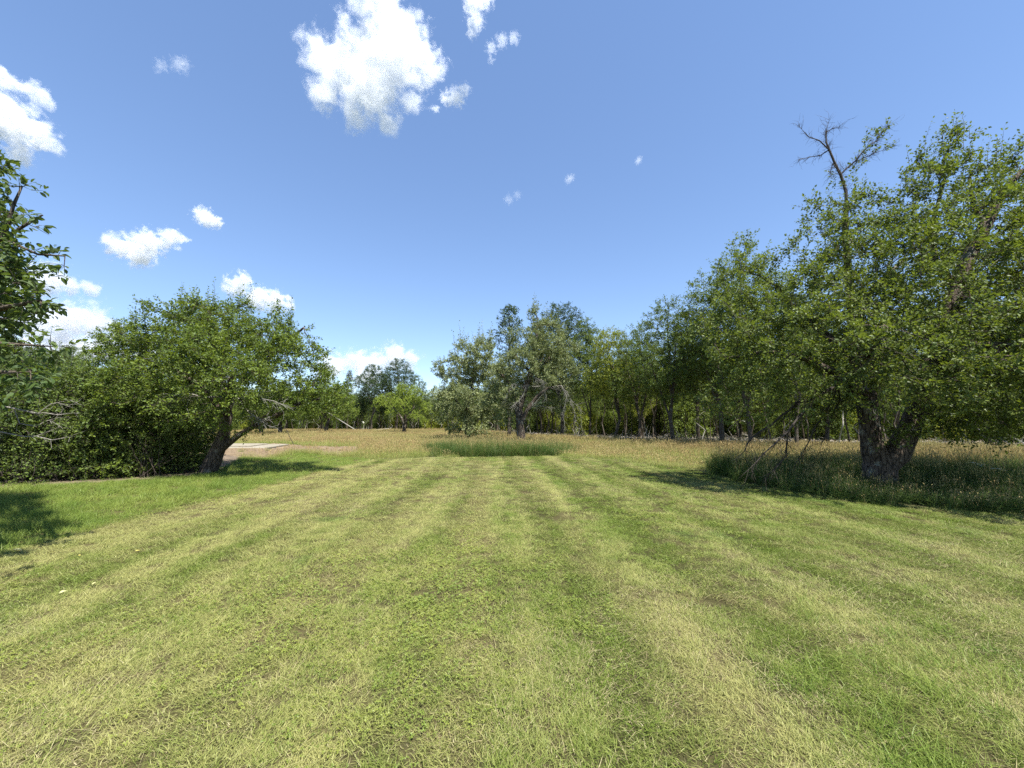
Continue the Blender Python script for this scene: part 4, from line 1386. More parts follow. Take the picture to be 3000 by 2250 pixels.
# ------------------------------------------------------------------ grass
def blades(n, R, h, w, rng, lean=0.35, bend=0.5, net=(0, 0), hv=0.4, seg=3):
    """n grass blades in a tuft of radius R: vertex array, quads, tris."""
    a = rng.random(n) * 6.283
    r = R * np.sqrt(rng.random(n))
    b = np.stack([r * np.cos(a), r * np.sin(a), np.zeros(n)], -1)
    hh = h * (1 - hv + 2 * hv * rng.random(n))
    d = rng.normal(size=(n, 2)) * lean + np.array(net)
    d3 = np.stack([d[:, 0], d[:, 1], np.ones(n)], -1)
    d3 = unit(d3)
    bd = rng.normal(size=(n, 2)) * bend + np.array(net) * bend
    bd3 = np.stack([bd[:, 0], bd[:, 1], -0.25 * np.linalg.norm(bd, axis=1)], -1)
    s = rng.normal(size=(n, 2)); s = s / np.linalg.norm(s, axis=1, keepdims=True)
    s3 = np.stack([s[:, 0], s[:, 1], np.zeros(n)], -1)
    V = np.zeros((n, 2 * seg + 1, 3))
    for k in range(seg + 1):
        f = k / seg
        c = b + d3 * (hh * f)[:, None] + bd3 * (hh * f * f)[:, None]
        c[:, 2] = np.maximum(c[:, 2], 0.004)
        ww = w * (1 - 0.75 * f) * 0.5
        if k < seg:
            V[:, 2 * k] = c - s3 * ww
            V[:, 2 * k + 1] = c + s3 * ww
        else:
            V[:, 2 * seg] = c
    o = (np.arange(n) * (2 * seg + 1))[:, None]
    Q = np.concatenate([o + np.array([[2 * k, 2 * k + 1, 2 * k + 3, 2 * k + 2]]) for k in range(seg - 1)])
    T = o + np.array([[2 * seg - 2, 2 * seg - 1, 2 * seg]])
    return V.reshape(-1, 3), Q, T


def stalks(n, R, h, rng, lean=0.12, head=0.12, hw=0.012):
    """Grass stalks with a feathery seed head."""
    a = rng.random(n) * 6.283
    r = R * np.sqrt(rng.random(n))
    b = np.stack([r * np.cos(a), r * np.sin(a), np.zeros(n)], -1)
    d = unit(np.stack([rng.normal(size=n) * lean, rng.normal(size=n) * lean, np.ones(n)], -1))
    hh = h * (0.75 + 0.4 * rng.random(n))
    V, Q = [], []
    off = 0
    for k in range(2):
        s = np.array([math.cos(k * 1.57), math.sin(k * 1.57), 0])
        t1 = b + d * hh[:, None]
        t2 = t1 + unit(d + rng.normal(size=(n, 3)) * 0.15) * (head * (0.7 + 0.6 * rng.random(n)))[:, None]
        m = (t1 + t2) / 2
        A = np.stack([b - s * 0.0016, b + s * 0.0016, t1 + s * 0.0014, t1 - s * 0.0014], 1)
        B = np.stack([t1, m + s * hw, t2, m - s * hw], 1)
        V += [A.reshape(-1, 3), B.reshape(-1, 3)]
        Q += [np.arange(n * 4).reshape(-1, 4) + off, np.arange(n * 4).reshape(-1, 4) + off + n * 4]
        off += n * 8
    return np.concatenate(V), np.concatenate(Q)


def rosette(n, R, h, lw, rng):
    """Clover-like leaves: three round leaflets on each of n short stems."""
    V, Q = [], []
    for i in range(n):
        a = rng.random() * 6.28; r = R * math.sqrt(rng.random())
        c = np.array([r * math.cos(a), r * math.sin(a), h * (0.4 + 0.7 * rng.random())])
        tilt = rng.normal(size=2) * 0.3
        for k in range(3):
            b = a + k * 2.094 + rng.normal() * 0.2
            u = np.array([math.cos(b), math.sin(b), 0]); v = np.array([-u[1], u[0], 0])
            for q in (u, v): q[2] = q[0] * tilt[0] + q[1] * tilt[1]
            L = lw * (0.8 + 0.4 * rng.random())
            o = len(V)
            V += [c, c + u * L * .6 - v * L * .42 + np.array([0, 0, .003]), c + u * L * 1.05, c + u * L * .6 + v * L * .42 + np.array([0, 0, .003])]
            Q.append((o, o + 1, o + 2, o + 3))
    return np.array(V), np.array(Q)


def tuft(name, parts):
    """parts : list of (verts, [faces...], material)"""
    V, F, MI, mats, off = [], [], [], [], 0
    for vs, fs, m in parts:
        if m not in mats: mats.append(m)
        for f in fs:
            F.append(f + off); MI.append(np.full(len(f), mats.index(m)))
        V.append(vs); off += len(vs)
    return np_mesh(name, np.concatenate(V), F, mats, np.concatenate(MI))


def field(name, meshes, pts, rot, scl, idx, label=None):
    """One ground-cover object: tufts instanced on points by geometry nodes."""
    coll = bpy.data.collections.new(name + '_tufts')
    for k, me in enumerate(meshes):
        o = bpy.data.objects.new('tuft_%02d' % k, me)
        coll.objects.link(o)
    me = bpy.data.meshes.new(name)
    n = len(pts)
    me.vertices.add(n)
    me.vertices.foreach_set('co', np.asarray(pts, np.float32).ravel())
    a = me.attributes.new('rot', 'FLOAT_VECTOR', 'POINT'); a.data.foreach_set('vector', np.asarray(rot, np.float32).ravel())
    a = me.attributes.new('scl', 'FLOAT_VECTOR', 'POINT'); a.data.foreach_set('vector', np.asarray(scl, np.float32).ravel())
    a = me.attributes.new('idx', 'INT', 'POINT'); a.data.foreach_set('value', np.asarray(idx, np.int32))
    ng = bpy.data.node_groups.new(name, 'GeometryNodeTree')
    ng.interface.new_socket('Geometry', in_out='INPUT', socket_type='NodeSocketGeometry')
    ng.interface.new_socket('Geometry', in_out='OUTPUT', socket_type='NodeSocketGeometry')
    gi = ng.nodes.new('NodeGroupInput'); go = ng.nodes.new('NodeGroupOutput')
    ci = ng.nodes.new('GeometryNodeCollectionInfo')
    ci.inputs['Collection'].default_value = coll
    ci.inputs['Separate Children'].default_value = True
    ci.inputs['Reset Children'].default_value = True
    ip = ng.nodes.new('GeometryNodeInstanceOnPoints')
    ip.inputs['Pick Instance'].default_value = True

    def attr(nm, typ):
        nd = ng.nodes.new('GeometryNodeInputNamedAttribute')
        nd.data_type = typ
        nd.inputs['Name'].default_value = nm
        return nd.outputs['Attribute']
    er = ng.nodes.new('FunctionNodeEulerToRotation')
    ng.links.new(attr('rot', 'FLOAT_VECTOR'), er.inputs[0])
    ng.links.new(gi.outputs[0], ip.inputs['Points'])
    ng.links.new(ci.outputs[0], ip.inputs['Instance'])
    ng.links.new(attr('idx', 'INT'), ip.inputs['Instance Index'])
    ng.links.new(er.outputs[0], ip.inputs['Rotation'])
    ng.links.new(attr('scl', 'FLOAT_VECTOR'), ip.inputs['Scale'])
    ng.links.new(ip.outputs[0], go.inputs[0])
    o = link(name, me)
    md = o.modifiers.new('tufts', 'NODES')
    md.node_group = ng
    o['kind'] = 'stuff'
    if label: o['label'] = label
    return o


def scatter(rng, d0, d1, dens, margin=1.3):
    """Random ground points in a widening sector in front of the camera."""
    hw = 1.31
    area = hw * (d1 ** 2 - d0 ** 2) + 2 * margin * (d1 - d0)
    n = int(area * dens)
    y = np.sqrt(rng.random(n) * (d1 ** 2 - d0 ** 2) + d0 ** 2)
    x = (rng.random(n) * 2 - 1) * (hw * y + margin)
    return x, y


gr = np.random.default_rng(77)
near = [tuft('t', [(*(lambda v, q, t: (v, [q, t]))(*blades(74, .085, .036, .0038, gr, .45, .6, (0, .30))), M_LAWN)]) for _ in range(4)]
near += [tuft('t', [(*(lambda v, q, t: (v, [q, t]))(*blades(20, .085, .040, .0036, gr, .9, .8, (0, .3))), M_STRAW), (*(lambda v, q, t: (v, [q, t]))(*blades(46, .085, .036, .0038, gr, .5, .6, (0, .3))), M_LAWN)]) for _ in range(2)]
near += [tuft('t', [(*(lambda v, q: (v, [q]))(*rosette(16, .085, .028, .0095, gr)), M_CLOVER), (*(lambda v, q, t: (v, [q, t]))(*blades(50, .085, .035, .0038, gr, .5, .6, (0, .3))), M_LAWN)]) for _ in range(2)]
X, Y, S, I = [], [], [], []
for (d0, d1, dens, sc) in ((1.5, 3.5, 270, 1.0), (3.5, 6.5, 160, 1.12), (6.5, 11, 75, 1.4), (11, 20.5, 38, 1.75)):
    x, y = scatter(gr, d0, d1, dens)
    X.append(x); Y.append(y); S.append(np.full(len(x), sc))
X, Y, S = np.concatenate(X), np.concatenate(Y), np.concatenate(S)
ok = inside(LAWN, X, Y) & (X > MOW_X + 0.12 * fbm2(X * 2, Y * 2, 9))
PATCH = [(2400, 2040, 150, 60), (2230, 1965, 60, 30), (2310, 1915, 60, 22), (2900, 1995, 130, 40), (2520, 1880, 55, 18), (230, 2165, 100, 55), (1050, 1830, 40, 25), (300, 1930, 60, 30), (1240, 2180, 120, 30), (1900, 1740, 60, 15)]
bare = np.zeros(len(X))
for (px, py, rx, ry) in PATCH:
    c = G(px, py); ex = G(px + rx, py); ey = G(px, py - ry)
    bare = np.maximum(bare, 1.6 - np.hypot((X - c.x) / (ex.x - c.x), (Y - c.y) / (ey.y - c.y)))
bare = bare + 0.35 * fbm2(X * 4, Y * 4, 12)
ok &= ~((bare > 0.7) & (gr.random(len(X)) < 0.35))
X, Y, S, bare = X[ok], Y[ok], S[ok], bare[ok]
n = len(X)
f = fbm2(X * 1.6, Y * 1.6, 21) + gr.normal(size=n) * 0.5
f2 = fbm2(X * 1.3, Y * 1.3, 22) + gr.normal(size=n) * 0.5
I = gr.integers(0, 4, n)
I = np.where(f > 0.75, gr.integers(4, 6, n), I)
I = np.where((f2 > 0.42 + 0.05 * np.maximum(Y - 4, 0)), gr.integers(6, 8, n), I)
I = np.where(bare > 0.6, gr.integers(4, 6, n), I)
stripe = np.floor((X + 0.06 * Y) / 0.65).astype(int) % 2
rotz = np.where(stripe == 0, 0.0, math.pi) + gr.normal(size=n) * 0.55
sz = S * (0.8 + 0.45 * gr.random(n))
hz = sz * (0.80 + 0.35 * gr.random(n)) / np.sqrt(S) * np.where(S > 1.2, 0.95, 1)
field('lawn_grass', near, np.stack([X, Y, np.full(n, .008)], -1), np.stack([gr.normal(size=n) * .06, gr.normal(size=n) * .06, rotz], -1), np.stack([sz, sz, hz], -1), I,
      'short mown lawn grass, clover and dry straw in faint stripes')
x, y = gr.uniform(1.6, 5.2, 520), gr.uniform(1.9, 3.6, 520)
f = fbm2(x * 1.8, y * 1.8, 41) + gr.normal(size=520) * .3 + (x - 3) * .35 - np.abs(y - 2.5) * .5
k = f > 0.45
n = int(k.sum())
lg2 = [tuft('t', [(*(lambda v, q, t: (v, [q, t]))(*blades(34, .07, .10, .0045, gr, .35, .8, (-.1, .25))), M_LONG)]) for _ in range(3)]
field('long_tufts', lg2, np.stack([x[k], y[k], np.full(n, .008)], -1), np.stack([np.zeros(n), np.zeros(n), gr.normal(size=n) * .6], -1), np.stack([gr.uniform(.7, 1.2, n)] * 3, -1), gr.integers(0, 3, n),
      'longer bright grass tufts missed by the mower at the lower right')

# longer lawn grass left of the mowing edge and before the soil heap
lng = [tuft('t', [(*(lambda v, q, t: (v, [q, t]))(*blades(42, .10, .12, .005, gr, .28, .55)), M_LONG)]) for _ in range(3)]
X, Y, S = [], [], []
for (d0, d1, dens, sc) in ((3.0, 7, 95, 1.0), (7, 12, 58, 1.2), (12, 22, 34, 1.5)):
    x, y = scatter(gr, d0, d1, dens)
    X.append(x); Y.append(y); S.append(np.full(len(x), sc))
X, Y, S = np.concatenate(X), np.concatenate(Y), np.concatenate(S)
ok = inside(LAWN, X, Y) & (X < MOW_X + 0.2 + 0.12 * fbm2(X * 2, Y * 2, 9)) & ~inside(SHRUB_BED, X, Y)
X, Y, S = X[ok], Y[ok], S[ok]
n = len(X)
sz = S * (0.8 + 0.4 * gr.random(n))
hz = (0.55 + 0.6 * gr.random(n)) * (1 + 0.25 * fbm2(X * 1.5, Y * 1.5, 4)) * np.clip(0.62 + (MOW_X - X) * 0.25, 0.62, 1.0)
field('long_grass', lng, np.stack([X, Y, np.full(n, .008)], -1), np.stack([gr.normal(size=n) * .06, gr.normal(size=n) * .06, gr.random(n) * 6.28], -1), np.stack([sz, sz, hz], -1), gr.integers(0, 3, n),
      'longer soft green grass between the mown lawn and the shrubs')
print('LONG', n)

# the unmown meadow
def bl(*a): 
    v, q, t = blades(*a)
    return v, [q, t]


def stk(*a, **k):
    v, q = stalks(*a, **k)
    return v, [q]


mead = [tuft('t', [(*bl(56, .26, .40, .007, gr, .22, .45), M_MEADOW), (*stk(7, .26, .52, gr, head=.09, hw=.009), M_SEED)]) for _ in range(3)]
mead += [tuft('t', [(*bl(50, .26, .36, .007, gr, .25, .5), M_MEADOW), (*stk(14, .26, .50, gr, head=.10, hw=.009), M_SEED)]) for _ in range(2)]
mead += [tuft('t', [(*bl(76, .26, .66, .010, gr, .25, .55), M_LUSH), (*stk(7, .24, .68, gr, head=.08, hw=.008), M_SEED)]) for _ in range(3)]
X, Y, S = [], [], []
for (d0, d1, dens, sc) in ((6, 14, 16, .85), (14, 24, 13, 1.0), (24, 40, 7, 1.15), (40, 78, 3.6, 1.45)):
    x, y = scatter(gr, d0, d1, dens, 2.5)
    X.append(x); Y.append(y); S.append(np.full(len(x), sc))
X, Y, S = np.concatenate(X), np.concatenate(Y), np.concatenate(S)
ok = ~inside(LAWN, X, Y) & ~inside(DIRT, X, Y) & ~inside(SHRUB_BED, X, Y) & ~inside(SLAB, X, Y) & (Y < edge_y(X) - 0.3 + gr.random(len(X)) * 1.0) & inside(meadow_poly, X, Y)
X, Y, S = X[ok], Y[ok], S[ok]
n = len(X)
f = fbm2(X * .8, Y * .8, 31) + gr.normal(size=n) * 0.5
I = np.where(f > 0, gr.integers(0, 3, n), gr.integers(3, 5, n))
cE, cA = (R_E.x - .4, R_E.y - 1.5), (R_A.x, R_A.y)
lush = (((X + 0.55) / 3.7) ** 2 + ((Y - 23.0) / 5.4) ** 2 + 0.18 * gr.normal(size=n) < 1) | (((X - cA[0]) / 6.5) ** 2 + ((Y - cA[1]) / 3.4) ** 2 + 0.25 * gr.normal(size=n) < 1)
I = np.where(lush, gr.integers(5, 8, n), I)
ED = np.array([p for p in LAWN[:7]])
dl_ = np.full(n, 1e9)
for (ax, ay), (bx, by) in zip(LAWN[:6], LAWN[1:7]):
    tt_ = np.clip(((X - ax) * (bx - ax) + (Y - ay) * (by - ay)) / ((bx - ax) ** 2 + (by - ay) ** 2), 0, 1)
    dl_ = np.minimum(dl_, np.hypot(X - ax - tt_ * (bx - ax), Y - ay - tt_ * (by - ay)))
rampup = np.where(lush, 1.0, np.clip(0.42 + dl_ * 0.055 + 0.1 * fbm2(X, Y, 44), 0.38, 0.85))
sz = S * (0.8 + 0.4 * gr.random(n))
rampup = rampup * np.where(X > 1, np.clip(0.5 + 0.10 * (edge_y(X) - Y), 0.5, 1.0), 1.0)
hz = rampup * (0.75 + 0.5 * gr.random(n)) * (1 + 0.18 * fbm2(X * .5, Y * .5, 6)) * 0.95
hz = hz * np.where((Y < 14) & (X > 3), np.clip(0.38 + (Y - (R_A.y - 1.2) - np.maximum(X - 8.0, 0) * -0.15) * 0.20, 0.38, 1.0), 1.0)
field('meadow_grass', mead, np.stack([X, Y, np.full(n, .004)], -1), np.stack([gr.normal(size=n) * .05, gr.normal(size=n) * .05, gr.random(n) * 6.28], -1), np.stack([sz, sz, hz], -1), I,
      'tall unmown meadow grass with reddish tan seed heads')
print('MEADOW', n)

# sparse tufts on and around the bare soil
X, Y = gr.uniform(-22, -6, 500), gr.uniform(17, 29, 500)
f = fbm2(X, Y, 8) + gr.normal(size=500) * .4
ok = inside(DIRT, X, Y) & ~inside(SLAB, X, Y) & (f > 0.9)
X, Y = X[ok], Y[ok]
n = len(X)
field('soil_tufts', lng, np.stack([X, Y, np.full(n, .12)], -1), np.stack([np.zeros(n), np.zeros(n), gr.random(n) * 6.28], -1), np.stack([np.full(n, 1.6), np.full(n, 1.6), 1 + gr.random(n)], -1), gr.integers(0, 3, n),
      'thin green tufts sprouting from the bare soil')

# ------------------------------------------------------------------ understorey and the far wood
def shrub_proto(name, seed, H, R, leafm, nst, leaf, nattr=2600, per=3.2, nleaf=10, tl=0.3, low=0.5, bark='twig', zmin=0.10):
    rng = np.random.default_rng(seed)
    root = empty(name, (0, 0, 0))
    lines = [(None, [((0, 0, -.1), .05), ((0, 0, .05), .045)])]
    for k in range(nst):
        a = k * 6.28 / nst + rng.normal() * .3
        q = rng.uniform(.35, .85) * R
        e = (math.cos(a) * q, math.sin(a) * q, H * rng.uniform(.6, .85))
        m = (math.cos(a) * q * .35, math.sin(a) * q * .35, H * .35)
        b = (math.cos(a) * .22, math.sin(a) * .22, .08)
        lines.append(((0, 1), [(b, .022), (m, .018), (e, .010)]))
    bl = [((0, 0, H * .62), R * .75)]
    for k in range(6):
        a = k * 1.047 + rng.normal() * .3
        bl.append(((math.cos(a) * R * .55, math.sin(a) * R * .55, H * rng.uniform(low * .45, .70)), R * rng.uniform(.42, .58)))
    for k in range(7):
        a = k * .9 + rng.normal() * .3
        bl.append(((math.cos(a) * R * .6, math.sin(a) * R * .6, H * rng.uniform(.14, .24)), R * .36))
    bl.append(((rng.normal() * .2, rng.normal() * .2, H * .86), R * .42))
    bl = [(np.array(c, float), r) for c, r in bl]
    pos, par, rad = grow(lines, bl, nattr, rng, step=0.18, di=1.6, dk=0.24, maxn=3000, r_tip=0.0035, zmin=zmin)
    fo = Foliage(rng, leaf=leaf, kind='small', droop=0.1, flat=0.7)
    leafy(fo, pos, par, rad, rng, 0.016, per, tl, nleaf, up=0.15, centre=np.array([0, 0, H * .45]), shoot=14, shoot_len=.5, shoot_leaves=12)
    build_tree(name, root, tubes(pos, par, rad, rng), fo, leafm, BARK[bark])
    return root


PROTO['shrub1'] = shrub_proto('shrub', 11, 3.1, 1.5, LEAF['shrub'], 9, .085)
PROTO['shrub2'] = shrub_proto('shrub', 12, 2.6, 1.4, LEAF['shrub'], 8, .095)
PROTO['shrub3'] = shrub_proto('shrub', 13, 2.8, 1.3, LEAF['apple_bright'], 12, .085)
PROTO['brush1'] = shrub_proto('undergrowth_bush', 14, 2.6, 1.5, LEAF['maple'], 6, .15, 1200, 2.6, 10, .4)
PROTO['brush2'] = shrub_proto('undergrowth_bush', 15, 2.2, 1.6, LEAF['yellow'], 6, .15, 1100, 2.4, 10, .4)
HED = 'shrubs of the thicket at the left'
for kind, px, d, s, lab in (
        ('shrub1', -190, 10.6, 1.0, 'shrub at the far left of the thicket, cut by the left edge of the view'),
        ('shrub2', -10, 11.0, 1.05, 'dark shrub of the thicket behind the bare pale twigs'),
        ('shrub1', 150, 11.4, 1.05, 'tall dark shrub of the thicket, right of the bare pale twigs'),
        ('shrub2', 268, 11.8, 1.1, 'shrub in the middle of the thicket behind low pale weeds'),
        ('shrub3', 370, 12.0, .95, 'brighter shrub of the thicket left of the fan of bare stems'),
        ('shrub1', 462, 12.6, .9, 'shrub with a fan of thin bare stems at its foot'),
        ('shrub2', 560, 13.4, .75, 'low shrub at the right end of the thicket touching the leaning apple trunk')):
    plant(kind, W(px, 1240, d).x, d, None, s, lab, 'shrub', HED)
for kind, px, d, s, lab in (('shrub1', 60, 13.8, 1.25, 'tall shrub in the back row of the thicket at the left'),
                            ('shrub3', 240, 14.4, 1.2, 'back row shrub of the thicket behind the middle shrub'),
                            ('shrub2', 400, 15.2, 1.2, 'back row shrub of the thicket just left of the round apple crown'),
                            ('shrub1', -140, 14.0, 1.3, 'back row shrub of the thicket beyond the left edge of the view'),
                            ('shrub1', 520, 16.5, 1.0, 'back row shrub of the thicket behind the leaning apple trunk')):
    plant(kind, W(px, 1240, d).x, d, None, s, lab, 'shrub', HED)

# fan of thin bare stems and low weeds at the foot of the thicket
rng = np.random.default_rng(909)
o = tag(empty('dead_shrub', G(440, 1400)), 'fan of thin bare brown stems at the foot of the thicket', 'shrub')
lines = []
b0 = np.zeros(3)
for k in range(16):
    a = rng.normal() * .55
    L = rng.uniform(.8, 1.7)
    e = np.array([math.sin(a) * L, rng.normal() * .25, math.cos(a) * L])
    b = np.array([rng.normal() * .22, rng.normal() * .12, -.05])
    lines.append((b, e))
V, F, off = [], [], 0
for b, e in lines:
    n = 6
    p = np.array([b + (e - b) * i / n + np.array([rng.normal() * .015, rng.normal() * .015, 0]) + np.array([0, 0, -.12 * (i / n) ** 2 * abs(e[0])]) for i in range(n + 1)])
    v, f = tubes(p, np.arange(n + 1) - 1, np.linspace(.013, .004, n + 1), rng)
    V.append(v); F.append(f + off); off += len(v)
link('stems', np_mesh('stems', np.concatenate(V), F, [BARK['wood']], smooth=True), o)

PROTO['weed1'] = shrub_proto('weed', 21, .55, .45, LEAF['weed'], 5, .075, 420, 2.0, 7, .15, .6, zmin=.05)
PROTO['weed2'] = shrub_proto('weed', 22, .40, .50, LEAF['weed'], 6, .07, 420, 2.0, 7, .13, .6, zmin=.05)
wl_ = ['pale leafy weed at the left edge of the view below the thicket', 'pale weed a little right of the left edge, at the foot of the thicket', 'low pale weed in front of the dark shrub behind the bare twigs',
       'pale weed in the middle of the row at the foot of the thicket', 'pale weed before the middle shrub of the thicket', 'pale weed beside a patch of bare litter at the foot of the thicket',
       'lone pale weed between the fan of bare stems and the leaning apple trunk', 'small pale weed just left of the leaning apple trunk']
for k, (px, py, s) in enumerate(((20, 1418, 1.2), (85, 1420, 1.0), (150, 1412, .9), (215, 1408, .9), (270, 1404, 1.0), (325, 1400, .8), (505, 1385, 1.0), (552, 1386, .7))):
    p = G(px, py)
    plant('weed1' if k % 2 == 0 else 'weed2', p.x, p.y, None, s, wl_[k], 'weed', 'pale weeds along the foot of the thicket')

# the bare pale twigs that reach out of the thicket at the left
o = tag(empty('bare_bough', W(-60, 1190, 6.6)), 'bare pale twigs reaching out before the thicket at the left edge', 'branch')
dl = rel([(None, [(-60, 1190, 6.6, .016), (36, 1197, 6.6, .014), (100, 1209, 6.6, .011), (151, 1188, 6.6, .008), (193, 1172, 6.6, .003)]),
          ((0, 2), [(135, 1215, 6.5, .008), (175, 1216, 6.5, .006), (215, 1216, 6.5, .003)]),
          ((0, 1), [(60, 1240, 6.6, .009), (100, 1252, 6.6, .008), (140, 1240, 6.6, .007), (170, 1220, 6.6, .003)]),
          ((0, 0), [(0, 1275, 6.6, .012), (78, 1279, 6.6, .010), (102, 1280, 6.6, .009), (150, 1283, 6.6, .007), (211, 1276, 6.6, .003)]),
          ((3, 2), [(140, 1265, 6.7, .006), (178, 1250, 6.7, .003)])], W(-60, 1190, 6.6))
dead_part('twigs', dl, o, rng, BARK['pale'], r_tw=0.003, ntw=45, ltw=.3)

# undergrowth of the wood
tries = 0
nb = 0
while nb < 95 and tries < 9000:
    tries += 1
    x = rr.uniform(-58, 44)
    y = float(edge_y(x)) + (rr.uniform(2, 9) if rr.random() < .10 else rr.uniform(9 if x < 3 else 14, 32))
    if abs(x) > 1.34 * y + 2 or not free(x, y, 2.0): continue
    placed.append((x, y))
    k = rr.random()
    plant('brush2' if k < .28 else 'brush1', x, y, None, rr.uniform(.7, 1.5), ('green bush under the trees ' if k >= .28 else 'yellow green bush under the trees ') + zone(x, y),
          'bush', 'bushes under the trees of the wood' if k >= .28 else 'yellow green bushes under the trees of the wood')
    nb += 1


def mass(name, kinds, pts, scl, label):
    """A far wood that reads as one mass: whole trees instanced on points."""
    meshes = []
    for kd in kinds:
        r = PROTO[kd]
        V, FF, MI, off, mats, tints = [], [], [], 0, [], []
        for ch in r.children:
            me = ch.data
            v = np.zeros(len(me.vertices) * 3, np.float32); me.vertices.foreach_get('co', v)
            lp = np.zeros(len(me.loops), np.int32); me.loops.foreach_get('vertex_index', lp)
            st = np.zeros(len(me.polygons), np.int32); me.polygons.foreach_get('loop_start', st)
            tt = np.zeros(len(me.polygons), np.int32); me.polygons.foreach_get('loop_total', tt)
            mi = np.zeros(len(me.polygons), np.int32); me.polygons.foreach_get('material_index', mi)
            tn = np.zeros(len(me.polygons), np.float32)
            if 'tint' in me.attributes: me.attributes['tint'].data.foreach_get('value', tn)
            base = len(mats)
            mats += list(me.materials)
            for kx in (3, 4):
                s = np.where(tt == kx)[0]
                if len(s):
                    FF.append(lp[st[s][:, None] + np.arange(kx)[None]] + off); MI.append(mi[s] + base); tints.append(tn[s])
            V.append(v.reshape(-1, 3)); off += len(me.vertices)
        meshes.append(np_mesh(name + '_tree', np.concatenate(V), FF, mats, np.concatenate(MI), attrs={'tint': np.concatenate(tints)}))
    n = len(pts)
    rg = np.random.default_rng(3)
    return field(name, meshes, pts, np.stack([np.zeros(n), np.zeros(n), rg.random(n) * 6.28], -1), np.stack([scl] * 3, -1), rg.integers(0, len(kinds), n), label)


rg = np.random.default_rng(15)
x = rg.uniform(-150, 110, 2600)
y = edge_y(x) + 30 + rg.random(2600) * 75
edge_out = (x < -62) | (x > 46)
y = np.where(x > 46, 24 + rg.random(2600) * 90, y)
y = np.where(x < -62, 60 + rg.random(2600) * 70, y)
ok = (np.abs(x) < 1.5 * y + 6)
x, y = x[ok], y[ok]
s = np.where(x < 4, rg.uniform(.50, .78, len(x)), rg.uniform(.6, .85, len(x)))
mass('far_wood', ['maple1', 'maple2', 'oak1', 'brush1', 'brush1'], np.stack([x, y, np.zeros(len(x))], -1), s, 'deep wood behind the first rows of trees')
x = rg.uniform(-70, -9, 420)
y = rg.uniform(20, 62, 420)
ok = (x < -15.5 - (y - 15) * 0.62) & (x > -1.6 * y - 8)
x, y = x[ok], y[ok]
mass('far_thicket', ['brush1', 'shrub2', 'maple1', 'brush1'], np.stack([x, y, np.zeros(len(x))], -1), rg.uniform(.55, .8, len(x)), 'dense growth behind the thicket at the left')

# ------------------------------------------------------------------ fallen wood along the edge
def log_mesh(L, r, rng, forks=2):
    n = 7
    p = np.array([(L * (i / (n - 1) - .5), rng.normal() * L * .012, r + abs(rng.normal()) * .03) for i in range(n)])
    V, F = tubes(p, np.arange(n) - 1, np.linspace(r, r * .55, n), rng)
    VS, FS, off = [V], [F], len(V)
    for k in range(forks):
        i = rng.integers(2, n - 1)
        d = unit(np.array([[rng.uniform(.2, .8), rng.normal() * .5, rng.uniform(.1, .7)]]))[0]
        q = np.array([p[i] + d * t for t in (0, .4, .9, 1.4)])
        v, f = tubes(q, np.arange(4) - 1, np.array([r * .5, r * .35, r * .22, r * .1]), rng)
        VS.append(v); FS.append(f + off); off += len(v)
    return np_mesh('fallen_branch', np.concatenate(VS), FS, [BARK['pale']], smooth=True)


rng = np.random.default_rng(31)
lm = [log_mesh(rng.uniform(2.2, 4.5), rng.uniform(.05, .10), rng, 3) for _ in range(5)]
for k in range(75):
    if k < 60:
        x = rr.uniform(1, 40)
    else:
        x = rr.uniform(-34, 1)
    y = float(edge_y(x)) + rr.uniform(.3, 9)
    o = link('fallen_branch', lm[k % 5], None, (x, y, 0.0))
    o.rotation_euler = (rr.uniform(-.1, .1), rr.uniform(-.12, .06), rr.random() * 6.28)
    tag(o, 'pale fallen branch under the trees ' + zone(x, y), 'branch', 'fallen branches at the edge of the wood')
# two thin dead poles leaning at the far left edge of the wood
for px0, py0, px1, py1, d, lab in ((955, 1205, 1050, 1268, 70, 'long pale pole leaning across the far trunks left of the lone pale tree'), (1075, 1262, 1140, 1256, 72, 'pale pole lying nearly level behind the lone pale tree')):
    a, b = W(px0, py0, d), W(px1, py1, d)
    b.z = max(b.z, .05)
    n = 6
    p = np.array([np.array(b) + (np.array(a) - np.array(b)) * i / n for i in range(n + 1)]) - np.array(b)
    v, f = tubes(p, np.arange(n + 1) - 1, np.linspace(.10, .05, n + 1), rng)
    o = link('fallen_branch', np_mesh('fallen_branch', v, [f], [BARK['pale']], smooth=True), None, b)
    tag(o, lab, 'branch')

# ground litter of the clearing: stones and slash too many to count
ns = 2600
x = rng.uniform(0, 42, ns)
y = edge_y(x) + rng.random(ns) ** 1.4 * 13 + .2
sv, sf = ico_dirs(1)
V = sv[None] * rng.uniform(.04, .16, (ns, 1, 1)) * rng.uniform(.5, 1.3, (ns, 1, 3)) * (1 + .2 * rng.normal(size=(ns, len(sv), 1)))
V = V + np.stack([x, y, np.full(ns, .03)], -1)[:, None]
F = (sf[None] + (np.arange(ns) * len(sv))[:, None, None]).reshape(-1, 3)
M_CHIP = earth_material('pale_chips', ((0.300, 0.255, 0.200), (0.380, 0.335, 0.280), (0.210, 0.175, 0.135)), 1.5)
o = link('wood_chips', np_mesh('wood_chips', V.reshape(-1, 3), [F], [M_CHIP]))
o['kind'] = 'stuff'
o['label'] = 'pale wood chips and stones strewn under the edge of the wood'
ns = 2200
x = rng.uniform(0, 42, ns)
y = edge_y(x) + rng.random(ns) * 16
a = rng.random(ns) * 6.28
L = rng.uniform(.4, 1.5, ns)
el = np.abs(rng.normal(size=ns)) * .25
p0 = np.stack([x, y, np.full(ns, .03)], -1)
d = np.stack([np.cos(a) * np.cos(el), np.sin(a) * np.cos(el), np.sin(el)], -1)
